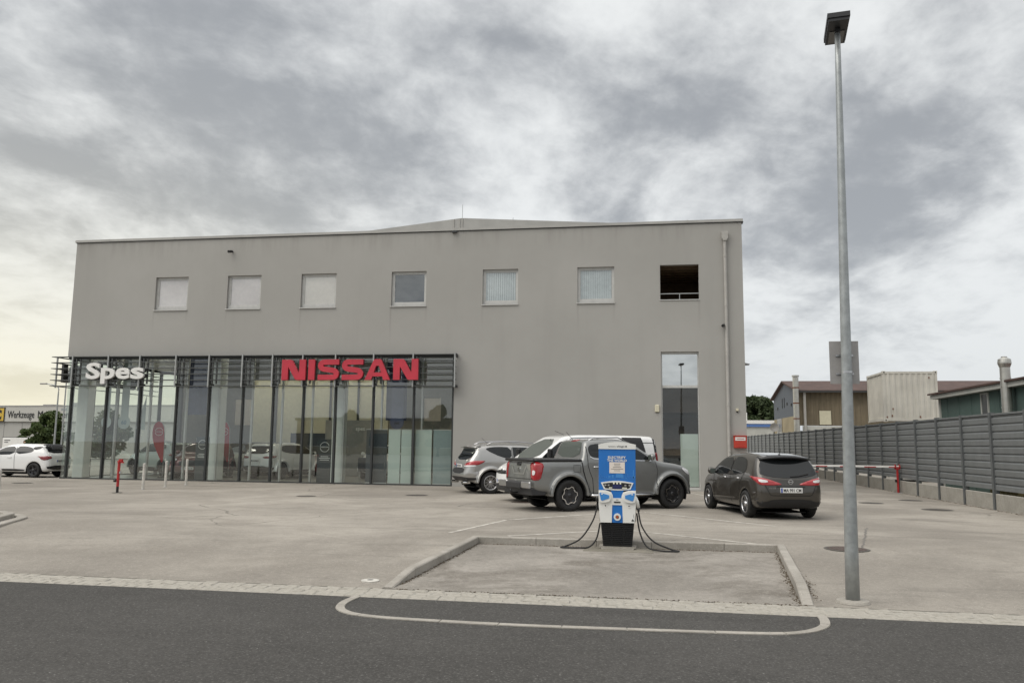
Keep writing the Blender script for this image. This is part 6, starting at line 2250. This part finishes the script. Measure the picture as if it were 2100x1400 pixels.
text_obj('lettering', 'Werkzeuge', .95, (1.75, -.30, 4.40), 'ink', t, .04, .0, width=4.4)
text_obj('lettering', 'Maschinen', .95, (6.75, -.30, 4.40), 'ink', t, .04, .0, width=5.0)
t = thing('billboard', 'white advertising hoarding behind the white hatchback', 'billboard', (-51.6, 60, 0), math.radians(-5))
MB().bbox(-1.3, 2.0, -.05, .05, .7, 1.75, .02).obj('board', 'sign_white', t)
for x in (-1.0, 1.7):
    MB().cyl((x, .1, -.2), (x, .1, 1.7), .05, n=8).obj('leg', 'steel_dark', t)
MB().box(-1.36, 2.06, -.03, .03, 1.75, 1.80).obj('frame_top', 'steel_dark', t)
for xa, xb, za, zb_ in ((-1.1, -.5, 1.5, 1.56), (-1.1, -.7, 1.35, 1.4), (1.4, 1.8, 1.5, 1.55)):
    MB().box(xa, xb, -.062, -.052, za, zb_).obj('print_line', 'ink', t)
MB().lathe([(0, -.01), (.16, -.01)], 20, 'y', (1.0, -.055, 1.4)).obj('portrait', 'brown_soffit', t)
mat('skin_print', (0.55, 0.33, 0.24), 0.8)
MB().lathe([(0, -.014), (.10, -.014)], 20, 'y', (1.0, -.056, 1.35)).obj('portrait_face', 'skin_print', t)


def street_lamp(label, x, y, h, reach, rz=0.0, arms=1):
    t_ = thing('street_lamp', label, 'street lamp', (x, y, -.1), rz, 'street lamps')
    MB().cyl((0, 0, 0), (0, 0, h - .5), .075, .05, n=12).obj('pole', 'galvanised', t_)
    for s_ in ((-1,) if arms == 1 else (-1, 1)):
        arm = MB().tube(bez([(0, 0, h - .55), (0, 0, h - .2), (s_ * reach * .12, 0, h), (s_ * reach * .45, 0, h + .13), (s_ * reach, 0, h + .22)], 6), .04, 8).obj('arm', 'galvanised', t_, smooth=True)
        MB().bbox(min(s_ * reach * .82, s_ * (reach + .35)), max(s_ * reach * .82, s_ * (reach + .35)), -.1, .1, h + .16, h + .27, .03).obj('lamp_head', 'sign_back', t_)
    return t_


street_lamp('curved street lamp seen left of the glass corner', -44.0, 55, 5.75, 1.25)
t = thing('slim_mast', 'slim straight mast close to the glass corner', 'mast', (-43.4, 55, -.1))
MB().cyl((0, 0, 0), (0, 0, 7.2), .06, .045, n=10).obj('pole', 'galvanised', t)
MB().box(-.25, .25, -.02, .02, 3.9, 4.1).obj('cross_arm', 'galvanised', t)
t = thing('info_sign', 'small pale blue sign at the foot of the street lamp', 'sign', (-44.3, 54.6, -.1))
MB().bbox(-.28, .28, -.02, .02, .75, 1.35, .01).obj('plate', 'sign_white', t)
MB().box(-.26, .26, -.026, -.021, 1.12, 1.33).obj('print', 'ev_blue_pale', t)
MB().cyl((0, .04, 0), (0, .04, 1.3), .03, n=8).obj('post', 'galvanised', t)

# ================================================================== TREES
def foliage_mat(name, a, c_):
    M = bpy.data.materials.new(name)
    M.use_nodes = True
    tt = NT(M.node_tree)
    geo = tt.n('ShaderNodeObjectInfo')
    P = tt.n('ShaderNodeTexCoord').outputs['Object']
    f = tt.ramp(tt.noise(P, 1.6, 4, .6), .3, .7)
    cc = tt.mix(f, rgb(a), rgb(c_))
    b_ = tt.n('ShaderNodeBsdfPrincipled', None, Base_Color=cc, Roughness=.7)
    tr = tt.n('ShaderNodeBsdfTranslucent', None, Color=cc)
    mx = tt.n('ShaderNodeMixShader', None, _0=.25, _1=b_.outputs[0], _2=tr.outputs[0])
    tt.n('ShaderNodeOutputMaterial', None, Surface=mx.outputs[0])
    MATS[name] = M


foliage_mat('leaf_green', (0.045, 0.075, 0.02), (0.115, 0.155, 0.05))
foliage_mat('leaf_dark', (0.04, 0.062, 0.025), (0.085, 0.115, 0.048))
mat('bark', (0.085, 0.065, 0.045), .9, var=.3, scale=10)


def tree(name, label, loc, h, rx, ry, n_leaf=5200, leaf=.16, seed=1, mt='leaf_green', clumps=26, group=None, low=.28):
    r = random.Random(seed)
    t_ = thing(name, label, 'tree', loc, r.uniform(0, 6), group)
    b_ = MB()
    pts = [(0, 0, 0)]
    for i in range(1, 6):
        pts.append((r.uniform(-.06, .06) * i * h / 8, r.uniform(-.06, .06) * i * h / 8, h * .72 * i / 5))
    b_.tube(pts, .1, 9, rad=[h * .028 * (1 - .15 * i) for i in range(6)])
    cl = []
    for i in range(clumps):
        a, e = r.uniform(0, 2 * PI), r.uniform(0, 1)
        z = h * (low + (1 - low) * e)
        prof = math.sin(PI * min(max((e * .86 + .12), 0), 1)) ** .7
        rad = r.uniform(.35, 1.0) * prof
        c_ = Vector((rx * rad * math.cos(a), ry * rad * math.sin(a), z))
        cl.append((c_, r.uniform(.5, 1.0) * max(rx, ry) * .42))
        if i % 2 == 0:
            s_ = Vector(pts[min(5, max(1, int(e * 5)))])
            b_.tube([s_, s_.lerp(c_, .5) + Vector((0, 0, -.05 * h)), c_], .03, 5, rad=[h * .012, h * .008, h * .004])
    b_.obj('trunk', 'bark', t_, smooth=True)
    rng = np.random.default_rng(seed)
    V, Fc = [], []
    per = n_leaf // clumps
    for c_, cr in cl:
        d_ = rng.normal(size=(per, 3))
        d_ /= np.linalg.norm(d_, axis=1)[:, None]
        rr2 = cr * rng.uniform(.25, 1, per) ** .5
        P = np.array(c_) + d_ * rr2[:, None] * np.array((1, 1, .75))
        u_ = rng.normal(size=(per, 3))
        u_ /= np.linalg.norm(u_, axis=1)[:, None]
        v2 = np.cross(u_, rng.normal(size=(per, 3)))
        v2 /= np.linalg.norm(v2, axis=1)[:, None]
        s_ = (leaf * rng.uniform(.6, 1.3, per))[:, None]
        V.append(np.stack([P - u_ * s_, P + v2 * s_ * .55, P + u_ * s_, P - v2 * s_ * .55], 1).reshape(-1, 3))
    V = np.concatenate(V)
    me = bpy.data.meshes.new('crown')
    me.from_pydata(V.tolist(), [], [(4 * i, 4 * i + 1, 4 * i + 2, 4 * i + 3) for i in range(len(V) // 4)])
    link('crown', me, mt, t_)
    return t_


tree('leafy_tree', 'bushy green tree before the pale grey store at the left', (-46.5, 57.5, -.1), 3.6, 1.5, 1.5, 8000, .15, 5, 'leaf_green', 40, low=.12)
tree('leafy_tree', 'green tree half hidden by the glass corner at the left', (-46.5, 64.0, -.1), 3.9, 2.2, 2.0, 6000, .16, 8, 'leaf_dark', 30, low=.15)
tree('leafy_tree', 'low shrub-like tree at the far left edge behind the hatchback', (-55.6, 66, -.1), 2.4, 1.6, 1.6, 3000, .16, 12, 'leaf_green', 18, low=.1)
tree('leafy_tree', 'dark tree peeking out at the right corner of the building', (15.2, 150, 0), 12.3, 3.6, 3.6, 9000, .45, 21, 'leaf_dark', 34)
tree('leafy_tree', 'dark tree over the low white building, right of the taller one', (20.8, 150, 0), 10.0, 4.0, 4.0, 8000, .45, 22, 'leaf_dark', 30)
tree('leafy_tree', 'distant dark tree just left of the brown hall', (24.0, 158, 0), 9.0, 4.0, 4.0, 7000, .45, 23, 'leaf_dark', 28)

# ================================================================== ACROSS THE ROAD (shows in the glass)
t = thing('warehouse', 'low pale warehouse across the road, mirrored in the showroom glass', 'building', (-34, -58, -.1))
MB().box(-20, 22, -16, 0, 0, 5.2).obj('wall', 'gable_tan', t)
MB().box(-20.3, 22.3, -16.3, .3, 5.2, 5.6).obj('roof_edge', 'steel_dark', t)
for i in range(8):
    w_ = MB().box(-18 + i * 5, -15 + i * 5, .0, .06, 1.2, 3.2).obj('window', 'far_pane', t)
    MB().box(-18.1 + i * 5, -14.9 + i * 5, .0, .1, 1.05, 1.2).obj('sill', 'render_white', w_)
lab = ['tallest tree across the road, mirrored in the showroom glass', 'broad tree across the road left of the warehouse', 'tree across the road opposite the charging bay', 'small tree across the road mirrored near the frosted panels', 'dark tree across the road opposite the stair window']
for i, (x, y, h) in enumerate(((-21, -40, 6.5), (-40, -44, 6.0), (-28, -46, 6.5), (24, -46, 7.0), (32, -40, 6.5))):
    tree('leafy_tree', lab[i], (x, y, -.1), h, h * .34, h * .34, 4200, .26, 40 + i, 'leaf_dark', 24, 'trees across the road')
street_lamp('twin-arm street lamp across the road, mirrored in the glass', -4.5, -6.8, 7.6, 1.6, 0.0, 2)
